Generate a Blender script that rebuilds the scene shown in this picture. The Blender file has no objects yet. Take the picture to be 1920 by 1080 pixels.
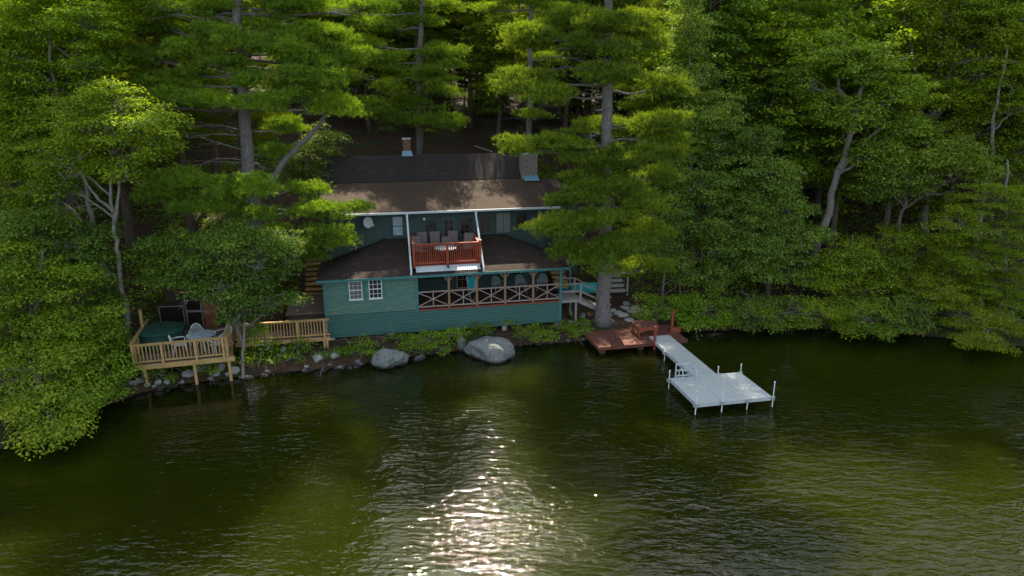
import bpy, math, random
import numpy as np
from mathutils import Vector
random.seed(7)
RG = np.random.default_rng(11)
SC = bpy.context.scene
COL = SC.collection
R = math.radians

# ------------------------------------------------------------------ camera geometry (used to read distances off the photo)
PITCH = R(16.5); FPX = 1280.0; CAMH = 13.0
cP, sP = math.cos(PITCH), math.sin(PITCH)
def ray(px, py):
    a = (px-960)/FPX; b = (540-py)/FPX
    return (a, cP+b*sP, -sP+b*cP)
def at(px, py, Y):
    d = ray(px, py); t = Y/d[1]
    return Vector((d[0]*t, Y, CAMH+d[2]*t))
def atz(px, py, z=0.0):
    d = ray(px, py); t = (z-CAMH)/d[2]
    return Vector((d[0]*t, d[1]*t, z))
def ppm(p):                       # photo pixels per metre at a point
    return FPX/(p[1]*cP-(p[2]-CAMH)*sP)

# ------------------------------------------------------------------ terrain
SH = np.array([(-80,-60),(-45,-30),(-28,5),(-20.2,20.5),(-18.9,23.2),(-17.6,25.9),(-16.4,27.6),(-14.9,28.6),(-12.46,29.41),(-10.15,30.03),
      (-7.76,30.68),(-6.3,31.3),(-2.47,32.78),(1.12,33.53),(4.27,34.1),(6.91,34.57),(9.74,35.5),(16.2,36.2),(22,35),(27,33),(38,27),(60,12),(120,-30)], float)
def shore_d(x, y):
    x = np.asarray(x, float); y = np.asarray(y, float)
    best = np.full(np.broadcast(x, y).shape, 1e9)
    for a, b in zip(SH[:-1], SH[1:]):
        e = b-a; L = e@e
        t = np.clip(((x-a[0])*e[0]+(y-a[1])*e[1])/L, 0, 1)
        best = np.minimum(best, np.hypot(x-a[0]-t*e[0], y-a[1]-t*e[1]))
    return np.where(y > np.interp(x, SH[:,0], SH[:,1]), best, -best)
HD = np.array([(-30,-6),(-6,-2.2),(-1.2,-.6),(0,0),(.35,.34),(1.4,.45),(2.4,.56),(3.4,.75),(8,2.55),(24,8.6),(45,14),(90,27),(220,50)], float)
def ground(x, y):
    d = shore_d(x, y)
    h = np.interp(d, HD[:,0], HD[:,1])
    x = np.asarray(x, float); y = np.asarray(y, float)
    k = np.clip((d-.3)/3, 0, 1)
    h = h+k*(.10*np.sin(x*1.3+y*.7)+.09*np.sin(y*1.9-x*.8+1)+.05*np.sin(x*3.1+1.7)*np.sin(y*2.7))
    return h
def gz(x, y): return float(ground(x, y))

# ------------------------------------------------------------------ object bookkeeping
def tag(o, label=None, cat=None, group=None, kind=None):
    if label: o['label'] = label
    if cat: o['category'] = cat
    if group: o['group'] = group
    if kind: o['kind'] = kind
    return o
def empty(name, loc=(0,0,0), rz=0.0, label=None, cat=None, group=None):
    o = bpy.data.objects.new(name, None); COL.objects.link(o)
    o.location = loc; o.rotation_euler = (0,0,rz); o.empty_display_size = .3
    return tag(o, label, cat, group)
def copy_tree(o, parent=None):
    c = o.copy(); COL.objects.link(c); c.parent = parent
    for ch in list(o.children): copy_tree(ch, c)
    return c

def link_mesh(name, me, mat, parent=None):
    o = bpy.data.objects.new(name, me); COL.objects.link(o)
    if mat: me.materials.append(mat)
    if parent: o.parent = parent
    return o

class MB:
    def __init__(s): s.v = []; s.f = []
    def add(s, vs, fs):
        n = len(s.v); s.v += [tuple(v) for v in vs]; s.f += [tuple(i+n for i in f) for f in fs]; return s
    def box(s, x0, x1, y0, y1, z0, z1):
        return s.add([(x0,y0,z0),(x1,y0,z0),(x1,y1,z0),(x0,y1,z0),(x0,y0,z1),(x1,y0,z1),(x1,y1,z1),(x0,y1,z1)],
              [(0,3,2,1),(4,5,6,7),(0,1,5,4),(1,2,6,5),(2,3,7,6),(3,0,4,7)])
    def bar(s, p, q, w, h=None, up=(0,0,1)):
        h = h or w; p = Vector(p); q = Vector(q); d = (q-p).normalized(); u = Vector(up)
        if abs(d.dot(u)) > .98: u = Vector((0,1,0))
        x = d.cross(u).normalized()*(w/2); z = x.cross(d).normalized()*(h/2)
        vs = [e+a*x+b*z for e in (p,q) for a,b in ((-1,-1),(1,-1),(1,1),(-1,1))]
        return s.add(vs, [(0,1,2,3),(7,6,5,4),(0,4,5,1),(1,5,6,2),(2,6,7,3),(3,7,4,0)])
    def tube(s, pts, rad, n=7, cap=True):
        pts = [Vector(p) for p in pts]
        if not hasattr(rad, '__len__'): rad = [rad]*len(pts)
        vs = []; ref = Vector((0.3,1,0.1))
        for i, p in enumerate(pts):
            d = (pts[min(i+1,len(pts)-1)]-pts[max(i-1,0)])
            if d.length < 1e-6: d = Vector((0,0,1))
            d.normalize()
            r = ref if abs(d.dot(ref)) < .95 else Vector((1,0,0))
            a = d.cross(r).normalized(); b = d.cross(a)
            for k in range(n):
                t = 2*math.pi*k/n
                vs.append(p+(a*math.cos(t)+b*math.sin(t))*rad[i])
        fs = []
        for i in range(len(pts)-1):
            for k in range(n):
                fs.append((i*n+k, i*n+(k+1)%n, (i+1)*n+(k+1)%n, (i+1)*n+k))
        if cap:
            fs.append(tuple(range(n-1,-1,-1))); fs.append(tuple(range((len(pts)-1)*n, len(pts)*n)))
        return s.add(vs, fs)
    def lathe(s, prof, c=(0,0,0), n=20):
        vs = []; m = len(prof)
        for r, z in prof:
            for k in range(n):
                t = 2*math.pi*k/n; vs.append((c[0]+r*math.cos(t), c[1]+r*math.sin(t), c[2]+z))
        fs = [(i*n+k, i*n+(k+1)%n, (i+1)*n+(k+1)%n, (i+1)*n+k) for i in range(m-1) for k in range(n)]
        fs.append(tuple(range(n-1,-1,-1))); fs.append(tuple(range((m-1)*n, m*n)))
        return s.add(vs, fs)
    def slab(s, quad, t):         # a flat polygon given thickness t along its own normal (downwards)
        q = [Vector(p) for p in quad]
        nrm = (q[1]-q[0]).cross(q[2]-q[0]).normalized()
        if nrm.z < 0: q.reverse(); nrm = -nrm
        n = len(q); b = [p-nrm*t for p in q]
        fs = [tuple(range(n)), tuple(range(2*n-1, n-1, -1))]
        fs += [(i, i+n, (i+1)%n+n, (i+1)%n) for i in range(n)]
        return s.add(q+b, fs)
    def clap(s, x0, x1, y, z0, z1, pitch=.11, lap=.018, thick=.04):   # lapped boards facing -y
        n = max(1, round((z1-z0)/pitch)); h = (z1-z0)/n
        for i in range(n):
            a, b = z0+i*h, z0+(i+1)*h
            s.add([(x0,y-lap,a),(x1,y-lap,a),(x1,y,b),(x0,y,b),(x0,y+thick,a),(x1,y+thick,a),(x1,y+thick,b),(x0,y+thick,b)],
                  [(0,1,2,3),(5,4,7,6),(0,4,5,1),(1,5,6,2),(2,6,7,3),(3,7,4,0)])
        return s
    def build(s, name, mat, parent=None, smooth=False, bevel=0.0):
        me = bpy.data.meshes.new(name)
        me.from_pydata(s.v, [], s.f); me.update()
        if smooth:
            me.polygons.foreach_set('use_smooth', [True]*len(me.polygons))
        o = link_mesh(name, me, mat, parent)
        if bevel:
            m = o.modifiers.new('edge', 'BEVEL'); m.width = bevel; m.segments = 2; m.limit_method = 'ANGLE'
        return o

def np_mesh(name, V, F, tone=None):       # V (n,3), F (m,k)
    me = bpy.data.meshes.new(name); k = F.shape[1]
    me.vertices.add(len(V)); me.vertices.foreach_set('co', np.ascontiguousarray(V, np.float32).ravel())
    me.loops.add(F.size); me.loops.foreach_set('vertex_index', np.ascontiguousarray(F, np.int32).ravel())
    me.polygons.add(len(F)); me.polygons.foreach_set('loop_start', np.arange(0, F.size, k, dtype=np.int32))
    if tone is not None:
        a = me.attributes.new('tone', 'FLOAT', 'FACE'); a.data.foreach_set('value', np.ascontiguousarray(tone, np.float32))
    me.update(calc_edges=True)
    return me

# ------------------------------------------------------------------ materials
def nodes(name):
    m = bpy.data.materials.new(name); m.use_nodes = True
    nt = m.node_tree; nt.nodes.clear()
    return m, nt, nt.nodes.new('ShaderNodeOutputMaterial')
def N(nt, t, **kw):
    n = nt.nodes.new(t)
    for k, v in kw.items():
        if k in n.inputs: n.inputs[k].default_value = v
        else: setattr(n, k, v)
    return n
def surf(name, c1, c2, rough=.8, scale=6.0, stretch=(1,1,1), c3=None, c3_scale=2.0, c3_amt=.5, bump=.2, bscale=30.0, metal=0.0, spec=.3, detail=6.0):
    m, nt, out = nodes(name); L = nt.links.new
    tc = N(nt, 'ShaderNodeTexCoord'); mp = N(nt, 'ShaderNodeMapping'); mp.inputs['Scale'].default_value = stretch
    L(tc.outputs['Object'], mp.inputs['Vector'])
    n1 = N(nt, 'ShaderNodeTexNoise', Scale=scale, Detail=detail, Roughness=.65); L(mp.outputs[0], n1.inputs['Vector'])
    r = N(nt, 'ShaderNodeValToRGB'); r.color_ramp.elements[0].position = .32; r.color_ramp.elements[1].position = .68
    r.color_ramp.elements[0].color = (*c1,1); r.color_ramp.elements[1].color = (*c2,1)
    L(n1.outputs['Fac'], r.inputs[0]); colo = r.outputs[0]
    if c3:
        n2 = N(nt, 'ShaderNodeTexNoise', Scale=c3_scale, Detail=7.0, Roughness=.7); L(mp.outputs[0], n2.inputs['Vector'])
        r2 = N(nt, 'ShaderNodeValToRGB'); r2.color_ramp.elements[0].position = .62-c3_amt*.2; r2.color_ramp.elements[1].position = .72-c3_amt*.14
        L(n2.outputs['Fac'], r2.inputs[0])
        mx = N(nt, 'ShaderNodeMix', data_type='RGBA'); L(r2.outputs[0], mx.inputs['Factor']); L(colo, mx.inputs[6]); mx.inputs[7].default_value = (*c3,1)
        colo = mx.outputs[2]
    p = N(nt, 'ShaderNodeBsdfPrincipled', Roughness=rough, Metallic=metal); p.inputs['Specular IOR Level'].default_value = spec
    L(colo, p.inputs['Base Color'])
    if bump:
        n3 = N(nt, 'ShaderNodeTexNoise', Scale=bscale, Detail=5.0); L(mp.outputs[0], n3.inputs['Vector'])
        b = N(nt, 'ShaderNodeBump', Strength=bump, Distance=.03); L(n3.outputs['Fac'], b.inputs['Height']); L(b.outputs[0], p.inputs['Normal'])
    L(p.outputs[0], out.inputs[0])
    return m
def leafmat(name, dark, light, trans=.4, gloss=.05, rough=.6):
    gloss *= .45
    m, nt, out = nodes(name); L = nt.links.new
    a = N(nt, 'ShaderNodeAttribute', attribute_name='tone')
    r = N(nt, 'ShaderNodeValToRGB'); r.color_ramp.elements[0].color = (*dark,1); r.color_ramp.elements[1].color = (*light,1)
    L(a.outputs['Fac'], r.inputs[0])
    d = N(nt, 'ShaderNodeBsdfDiffuse'); t = N(nt, 'ShaderNodeBsdfTranslucent'); g = N(nt, 'ShaderNodeBsdfGlossy', Roughness=rough)
    oi = N(nt, 'ShaderNodeObjectInfo')                 # every tree has its own slightly different green
    h1 = N(nt, 'ShaderNodeMapRange'); h1.inputs['To Min'].default_value = .487; h1.inputs['To Max'].default_value = .504; L(oi.outputs['Random'], h1.inputs[0])
    w1 = N(nt, 'ShaderNodeMath', operation='FRACT'); w2 = N(nt, 'ShaderNodeMath', operation='MULTIPLY'); L(oi.outputs['Random'], w2.inputs[0]); w2.inputs[1].default_value = 7.31; L(w2.outputs[0], w1.inputs[0])
    v1 = N(nt, 'ShaderNodeMapRange'); v1.inputs['To Min'].default_value = .86; v1.inputs['To Max'].default_value = 1.2; L(w1.outputs[0], v1.inputs[0])
    h0 = N(nt, 'ShaderNodeHueSaturation'); L(h1.outputs[0], h0.inputs['Hue']); L(v1.outputs[0], h0.inputs['Value']); L(r.outputs[0], h0.inputs['Color']); r = h0
    L(r.outputs[0], d.inputs[0])
    hs = N(nt, 'ShaderNodeHueSaturation', Hue=.49, Saturation=1.05, Value=1.3); L(r.outputs[0], hs.inputs['Color']); L(hs.outputs[0], t.inputs[0])
    g.inputs[0].default_value = (.8,.9,.8,1)
    m1 = N(nt, 'ShaderNodeMixShader', Fac=trans); L(d.outputs[0], m1.inputs[1]); L(t.outputs[0], m1.inputs[2])
    m2 = N(nt, 'ShaderNodeMixShader', Fac=gloss); L(m1.outputs[0], m2.inputs[1]); L(g.outputs[0], m2.inputs[2])
    L(m2.outputs[0], out.inputs[0])
    return m

M = {}
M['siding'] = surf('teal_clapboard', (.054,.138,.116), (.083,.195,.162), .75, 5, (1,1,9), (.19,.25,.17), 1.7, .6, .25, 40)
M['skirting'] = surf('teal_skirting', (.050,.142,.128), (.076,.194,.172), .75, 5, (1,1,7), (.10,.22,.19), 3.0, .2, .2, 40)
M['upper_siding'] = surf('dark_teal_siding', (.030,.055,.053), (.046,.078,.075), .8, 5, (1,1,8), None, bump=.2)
M['teal_trim'] = surf('teal_trim', (.04,.15,.145), (.06,.2,.19), .7, 4, (1,1,1), (.2,.26,.22), 4, .25, .15)
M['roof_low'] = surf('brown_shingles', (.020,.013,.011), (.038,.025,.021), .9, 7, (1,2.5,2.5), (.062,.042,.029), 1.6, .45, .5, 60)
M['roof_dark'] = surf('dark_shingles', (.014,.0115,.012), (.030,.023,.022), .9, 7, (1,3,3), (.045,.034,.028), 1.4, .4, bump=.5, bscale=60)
M['roof_sun'] = surf('sunlit_shingles', (.036,.024,.016), (.072,.047,.028), .9, 7, (1,3,3), (.022,.017,.014), 1.6, .3, .5, 60)  # sun on the lower slope is put into this lighter, warmer shingle colour
M['white_metal'] = surf('white_painted_metal', (.42,.49,.51), (.50,.57,.59), .4, 8, bump=.03)
M['white_paint'] = surf('white_frame_paint', (.55,.6,.6), (.68,.72,.72), .6, 8, bump=.05)
M['red_wood'] = surf('red_stained_wood', (.23,.045,.018), (.36,.075,.03), .6, 8, (1,1,4), None, bump=.15)
M['red_floor'] = surf('red_floor_boards', (.16,.035,.02), (.25,.06,.03), .7, 8, (6,1,1), None, bump=.15)
M['pale_wood'] = surf('pale_weathered_rail', (.27,.20,.17), (.39,.30,.26), .8, 10, (2,2,2), None, bump=.2)
M['brown_wood'] = surf('brown_post_wood', (.20,.12,.07), (.32,.20,.12), .8, 8, (3,3,1), None, bump=.2)
M['dark_wood'] = surf('dark_old_wood', (.05,.035,.025), (.09,.065,.045), .85, 8, (1,1,3), None, bump=.3)
M['deck_wood'] = surf('yellow_treated_wood', (.36,.23,.085), (.52,.36,.15), .75, 7, (2,2,2), (.25,.17,.08), 3, .35, .2)
M['deck_floor'] = surf('grey_brown_boards', (.13,.095,.075), (.20,.15,.12), .8, 6, (1,6,1), None, bump=.2)
M['grey_wood'] = surf('grey_weathered_wood', (.20,.19,.175), (.31,.30,.28), .85, 8, (2,2,2), None, bump=.25)
M['step_wood'] = surf('yellow_brown_steps', (.26,.17,.06), (.38,.26,.10), .85, 6, (1,3,3), None, bump=.25)
M['red_dock'] = surf('worn_red_dock_boards', (.095,.028,.017), (.155,.046,.027), .8, 7, (8,1,1), (.20,.135,.11), 3.0, .6, .25)
M['red_post'] = surf('red_dock_post', (.19,.048,.022), (.28,.072,.033), .7, 7, bump=.1)
M['dock'] = surf('dock_decking', (.40,.45,.44), (.50,.55,.54), .6, 3, (2,14,1), (.30,.34,.32), 1.6, .45, .08, 30)
M['alu'] = surf('aluminium', (.5,.53,.53), (.66,.69,.69), .35, 12, metal=.6, bump=.03)
M['cap'] = surf('white_cap', (.75,.75,.72), (.82,.82,.8), .5, 8, bump=0)
M['glass'] = surf('dark_window_glass', (.014,.012,.010), (.03,.026,.022), .1, 2, bump=0, spec=.3)
M['curtain'] = surf('curtained_glass', (.05,.06,.06), (.16,.17,.16), .25, 4, (7,1,1), None, bump=0, spec=.5)
M['pale_pane'] = surf('pale_blue_pane', (.16,.24,.29), (.26,.35,.39), .2, 3, bump=0, spec=.5)
M['frame_dark'] = surf('dark_green_frame', (.03,.07,.065), (.05,.1,.09), .7, 6, bump=.1)
M['stone'] = surf('grey_chimney_stone', (.12,.115,.105), (.36,.34,.30), .9, 9, (1,1,1.6), (.05,.045,.04), 8, .45, .9, 14)
M['brick'] = surf('old_brick', (.13,.06,.045), (.21,.11,.08), .9, 14, (1,1,3), None, bump=.6, bscale=20)
M['blue_flash'] = surf('blue_flashing', (.12,.26,.36), (.2,.36,.46), .6, 20, bump=.1)
M['concrete'] = surf('concrete', (.30,.30,.28), (.42,.42,.40), .9, 6, bump=.2)
M['black'] = surf('gap_shade_black', (.015,.015,.015), (.025,.025,.025), .5, 6, bump=0)  # flat black for the shade behind the skirting slats
M['sling'] = surf('taupe_sling_fabric', (.13,.105,.095), (.17,.14,.13), .8, 30, bump=.1)
M['bronze'] = surf('bronze_frame', (.06,.05,.045), (.09,.075,.065), .45, 10, bump=0, metal=.3)
M['plastic'] = surf('white_resin', (.62,.65,.64), (.72,.75,.74), .45, 6, bump=.02)
M['grey_plastic'] = surf('pale_green_resin', (.22,.28,.265), (.29,.35,.335), .5, 6, bump=.02)
M['table_top'] = surf('frosted_table_top', (.34,.45,.52), (.44,.55,.6), .25, 3, bump=0, spec=.5)
M['teal_fabric'] = surf('teal_canvas', (.01,.27,.30), (.02,.34,.36), .8, 12, bump=.1)
M['green_cover'] = surf('dark_green_cover', (.012,.055,.040), (.022,.085,.062), .7, 5, bump=.2)
M['rust_panel'] = surf('rust_red_panel', (.17,.055,.03), (.27,.10,.055), .85, 7, (6,6,1), None, bump=.2)
M['dish'] = surf('grey_dish', (.34,.38,.38), (.42,.46,.46), .5, 8, bump=0)
M['orange'] = surf('orange_plastic', (.7,.22,.01), (.85,.35,.02), .5, 8, bump=0)
M['rock'] = surf('lake_granite', (.15,.175,.17), (.30,.34,.33), .9, 4, (1,1,1), (.11,.13,.10), 2.2, .45, .7, 12)
M['pale_rock'] = surf('pale_granite', (.30,.31,.30), (.46,.47,.46), .9, 5, (1,1,1), (.18,.19,.16), 3, .4, .6, 14)
M['ledge'] = surf('dark_mossy_ledge', (.075,.07,.06), (.15,.145,.125), .9, 4, (1,1,1), (.06,.075,.03), 2.5, .6, .7, 10)
M['pine_bark'] = surf('pine_bark', (.105,.095,.092), (.23,.21,.205), .95, 5, (3,3,.7), (.06,.05,.045), 6, .4, 1.0, 12)
M['pale_bark'] = surf('pale_bark', (.15,.14,.12), (.27,.255,.22), .9, 6, (2,2,1.4), (.10,.10,.08), 4, .45, .6, 14)
M['grey_bark'] = surf('grey_bark', (.09,.08,.066), (.17,.155,.128), .95, 6, (2,2,.9), (.07,.075,.045), 4, .4, .8, 14)
M['brown_bark'] = surf('brown_bark', (.09,.065,.05), (.17,.13,.10), .95, 6, (2,2,.8), (.08,.09,.06), 4, .3, .8, 14)
M['twig'] = surf('grey_twig', (.13,.12,.10), (.22,.20,.17), .9, 8, bump=.2)
# foliage, dark to light
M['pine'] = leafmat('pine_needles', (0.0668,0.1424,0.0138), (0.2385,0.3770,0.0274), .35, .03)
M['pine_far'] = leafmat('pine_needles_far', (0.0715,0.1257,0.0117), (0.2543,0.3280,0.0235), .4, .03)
M['maple'] = leafmat('maple_leaves', (0.0875,0.1745,0.0078), (0.3179,0.4468,0.0196), .45, .05)
M['maple_dark'] = leafmat('maple_leaves_deep', (0.0528,0.1229,0.0098), (0.1852,0.2932,0.0235), .35, .06)
M['ash'] = leafmat('ash_leaves', (0.0776,0.1565,0.0117), (0.2645,0.3839,0.0352), .4, .09)
M['oak'] = leafmat('oak_leaves', (0.0795,0.1675,0.0098), (0.2782,0.4258,0.0235), .4, .08)
M['hemlock'] = leafmat('hemlock_sprays', (0.0668,0.1187,0.0060), (0.2543,0.3490,0.0156), .4, .03)
M['shrub'] = leafmat('shrub_leaves', (0.0668,0.1535,0.0060), (0.2543,0.4188,0.0156), .4, .05)

# ground: leaf litter, moss
def ground_mat():
    m, nt, out = nodes('leaf_litter'); L = nt.links.new
    tc = N(nt, 'ShaderNodeTexCoord')
    n1 = N(nt, 'ShaderNodeTexNoise', Scale=2.2, Detail=9.0, Roughness=.7); L(tc.outputs['Object'], n1.inputs['Vector'])
    r = N(nt, 'ShaderNodeValToRGB'); e = r.color_ramp.elements
    e[0].position = .3; e[0].color = (.024,.014,.008,1); e[1].position = .7; e[1].color = (.085,.045,.022,1)
    L(n1.outputs['Fac'], r.inputs[0])
    n2 = N(nt, 'ShaderNodeTexNoise', Scale=.55, Detail=6.0); L(tc.outputs['Object'], n2.inputs['Vector'])
    r2 = N(nt, 'ShaderNodeValToRGB'); r2.color_ramp.elements[0].position = .5; r2.color_ramp.elements[1].position = .62
    L(n2.outputs['Fac'], r2.inputs[0])
    mx = N(nt, 'ShaderNodeMix', data_type='RGBA'); L(r2.outputs[0], mx.inputs['Factor']); L(r.outputs[0], mx.inputs[6]); mx.inputs[7].default_value = (.026,.042,.008,1)
    p = N(nt, 'ShaderNodeBsdfPrincipled', Roughness=.95); L(mx.outputs[2], p.inputs['Base Color'])
    n3 = N(nt, 'ShaderNodeTexNoise', Scale=14.0, Detail=6.0); L(tc.outputs['Object'], n3.inputs['Vector'])
    b = N(nt, 'ShaderNodeBump', Strength=.8, Distance=.08); L(n3.outputs['Fac'], b.inputs['Height']); L(b.outputs[0], p.inputs['Normal'])
    L(p.outputs[0], out.inputs[0]); return m
def water_mat():
    m, nt, out = nodes('lake_water'); L = nt.links.new
    tc = N(nt, 'ShaderNodeTexCoord')
    def wave(scale, sx, sy, rot, det=2.0, dist=0.6):
        mp = N(nt, 'ShaderNodeMapping'); mp.inputs['Scale'].default_value = (sx,sy,1); mp.inputs['Rotation'].default_value = (0,0,R(rot))
        L(tc.outputs['Object'], mp.inputs['Vector'])
        n = N(nt, 'ShaderNodeTexNoise', Scale=scale, Detail=det, Roughness=.5, Distortion=dist); L(mp.outputs[0], n.inputs['Vector']); return n.outputs['Fac']
    def math_(op, a, b):
        n = N(nt, 'ShaderNodeMath', operation=op)
        for i, v in enumerate((a,b)):
            if isinstance(v, (int,float)): n.inputs[i].default_value = v
            else: L(v, n.inputs[i])
        return n.outputs[0]
    big = wave(1.1, .7, 1.6, 14); mid = wave(3.2, .6, 1.5, 22, 2.0); fine = wave(8.0, .8, 1.3, 8, 2.0)
    # the breeze: rougher to the right and out on the lake, calmer by the left bank
    sx = N(nt, 'ShaderNodeSeparateXYZ'); L(tc.outputs['Object'], sx.inputs[0])
    gx = N(nt, 'ShaderNodeMapRange'); gx.inputs['From Min'].default_value = -16; gx.inputs['From Max'].default_value = 8; gx.inputs['To Min'].default_value = .3; gx.inputs['To Max'].default_value = 1.0
    L(sx.outputs[0], gx.inputs[0])
    gy = N(nt, 'ShaderNodeMapRange'); gy.inputs['From Min'].default_value = 34; gy.inputs['From Max'].default_value = 20; gy.inputs['To Min'].default_value = .28; gy.inputs['To Max'].default_value = 1.0
    L(sx.outputs[1], gy.inputs[0])
    gust = wave(.16, 1, 1.4, 30, 2.0)
    gm = N(nt, 'ShaderNodeMapRange'); gm.inputs['From Min'].default_value = .35; gm.inputs['From Max'].default_value = .65; gm.inputs['To Min'].default_value = .45; gm.inputs['To Max'].default_value = 1.15
    L(gust, gm.inputs[0])
    h = math_('ADD', math_('ADD', math_('MULTIPLY', big, .36), math_('MULTIPLY', mid, .27)), math_('MULTIPLY', fine, .07))
    h = math_('MULTIPLY', h, math_('MULTIPLY', math_('MULTIPLY', gx.outputs[0], gy.outputs[0]), gm.outputs[0]))
    b = N(nt, 'ShaderNodeBump', Strength=1.0, Distance=.215); L(h, b.inputs['Height'])
    n2 = N(nt, 'ShaderNodeTexNoise', Scale=.12, Detail=4.0); L(tc.outputs['Object'], n2.inputs['Vector'])
    r = N(nt, 'ShaderNodeValToRGB'); r.color_ramp.elements[0].color = (.0118,.0160,.0011,1); r.color_ramp.elements[1].color = (.0150,.0200,.0014,1)
    L(n2.outputs['Fac'], r.inputs[0])
    p = N(nt, 'ShaderNodeBsdfPrincipled', Roughness=.014, IOR=1.33); p.inputs['Subsurface Weight'].default_value = 1.0; p.inputs['Subsurface Radius'].default_value = (1,1,.5); p.inputs['Subsurface Scale'].default_value = 25.0; L(r.outputs[0], p.inputs['Base Color']); L(b.outputs[0], p.inputs['Normal'])
    L(p.outputs[0], out.inputs[0]); return m

# ------------------------------------------------------------------ setting
def grid_mesh(name, xs, ys, fz, mat):
    X, Y = np.meshgrid(xs, ys); V = np.stack([X, Y, fz(X, Y)], -1).reshape(-1,3)
    nx, ny = len(xs), len(ys); i = (np.arange(ny-1)[:,None]*nx+np.arange(nx-1)[None,:]).ravel()
    F = np.stack([i, i+1, i+nx+1, i+nx], -1)
    me = np_mesh(name, V, F); me.polygons.foreach_set('use_smooth', [True]*len(F))
    return link_mesh(name, me, mat)
xs = np.concatenate([np.arange(-260,-30,6), np.arange(-30,32,.4), np.arange(32,262,6)])
ys = np.concatenate([np.arange(-140,18,6), np.arange(18,44,.33), np.arange(44,80,1.2), np.arange(80,300,6)])
tag(grid_mesh('ground', xs, ys, ground, ground_mat()), kind='structure')
tag(MB().box(-260,260,-260,70,-90,0).build('lake', water_mat()), kind='structure')

# ================================================================== PLANTS
def nrm(v): return v/np.maximum(np.linalg.norm(v, axis=-1, keepdims=True), 1e-9)
def leaf_arrays(P, nor, dr, Ln, Wd):
    dr = nrm(dr-nor*(dr*nor).sum(-1, keepdims=True)); sd = np.cross(nor, dr)
    Ln = Ln[:,None]; Wd = Wd[:,None]
    a = P; b = P+dr*Ln*.45+sd*Wd*.5+nor*Wd*.12; c = P+dr*Ln; d = P+dr*Ln*.45-sd*Wd*.5+nor*Wd*.12
    return np.stack([a,b,c,d], 1).reshape(-1,3)
def clump_leaves(C, Rr, tones, per, size, rng, up=.8, aspect=.62, droop=.25, jit=.22):
    """C (k,3) clump centres, Rr (k,3) radii; returns verts (4n,3), tone (n)"""
    k = len(C); n = np.maximum(8, (per*Rr[:,0]*Rr[:,1]/.36).astype(int))
    size = size*1.06; idx = np.repeat(np.arange(k), n); m = len(idx)
    u = nrm(rng.normal(size=(m,3))); u[:,2] = np.where(u[:,2] < -.35, -u[:,2]*.5, u[:,2])
    rr = rng.uniform(.25, 1.0, m)**.5*rng.uniform(.85,1.18,m)
    off = u*rr[:,None]*Rr[idx]
    # sub-tufts make the clump's edge uneven
    P = C[idx]+off
    nor = nrm(u*[.5,.5,.3]+np.array([0,0,up])+rng.normal(size=(m,3))*.38)
    dr = u*[1,1,.3]+rng.normal(size=(m,3))*.5-np.array([0,0,droop])
    Ln = size*rng.uniform(.7,1.35,m); Wd = Ln*aspect*rng.uniform(.8,1.2,m)
    tn = np.clip(tones[idx]+rng.normal(size=m)*jit, 0, 1)
    return leaf_arrays(P, nor, dr, Ln, Wd), tn
def quads(n): return np.arange(4*n).reshape(n,4)
def needle_sprays(C, Rr, tones, dens, rng, length=.21, width=.036, blades=6, axis=None):
    """flat boughs of needle tufts"""
    k = len(C); n = np.maximum(12, (dens*Rr[:,0]*Rr[:,1]*math.pi).astype(int))
    idx = np.repeat(np.arange(k), n); m = len(idx)
    ang = rng.uniform(0, 2*math.pi, m); rad = rng.uniform(0,1,m)**.55
    # ragged outline with lobes
    ph = rng.uniform(0, 6.28, (k,3))
    lobe = 1+.22*np.sin(3*ang+ph[idx,0])+.16*np.sin(7*ang+ph[idx,1])+.10*np.sin(13*ang+ph[idx,2])
    x = np.cos(ang)*rad*lobe; y = np.sin(ang)*rad*lobe
    dome = (1-np.minimum(rad,1)**2)
    z = dome*.75-.28+rng.normal(size=m)*.30+.22*np.sin(9*x+ph[idx,1])*np.sin(8*y+ph[idx,2])
    P = C[idx]+np.stack([x,y,z], -1)*Rr[idx]
    od = nrm(np.stack([x,y,np.full(m,.55)], -1)+rng.normal(size=(m,3))*.35)
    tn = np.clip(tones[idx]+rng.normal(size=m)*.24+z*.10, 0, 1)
    B = blades; M_ = m*B
    pb = np.repeat(P, B, 0); ob = np.repeat(od, B, 0)
    d = nrm(ob+rng.normal(size=(M_,3))*.55); Ln = length*rng.uniform(.65,1.25,M_)[:,None]
    s = nrm(np.cross(d, rng.normal(size=(M_,3))))*width*.5
    pb = pb+rng.normal(size=(M_,3))*.03
    V = np.stack([pb-s, pb+s, pb+d*Ln], 1).reshape(-1,3)
    return V, np.clip(np.repeat(tn, B)+rng.normal(size=M_)*.08, 0, 1)
def tris(n): return np.arange(3*n).reshape(n,3)
def bend(p, q, sag=0.0, n=5, wig=.12, rng=None):
    p = Vector(p); q = Vector(q); L = (q-p).length; out = []
    for i in range(n+1):
        t = i/n; v = p.lerp(q, t); v.z += sag*L*math.sin(math.pi*t)
        if rng is not None and 0 < i < n: v += Vector(rng.normal(size=3))*wig*L/n
        out.append(v)
    return out
def trunk_at(path, z):
    for a, b in zip(path[:-1], path[1:]):
        if a.z <= z <= b.z or b.z <= z <= a.z:
            t = (z-a.z)/(b.z-a.z) if b.z != a.z else 0
            return a.lerp(b, t)
    return path[-1].copy() if z > path[-1].z else path[0].copy()
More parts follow.
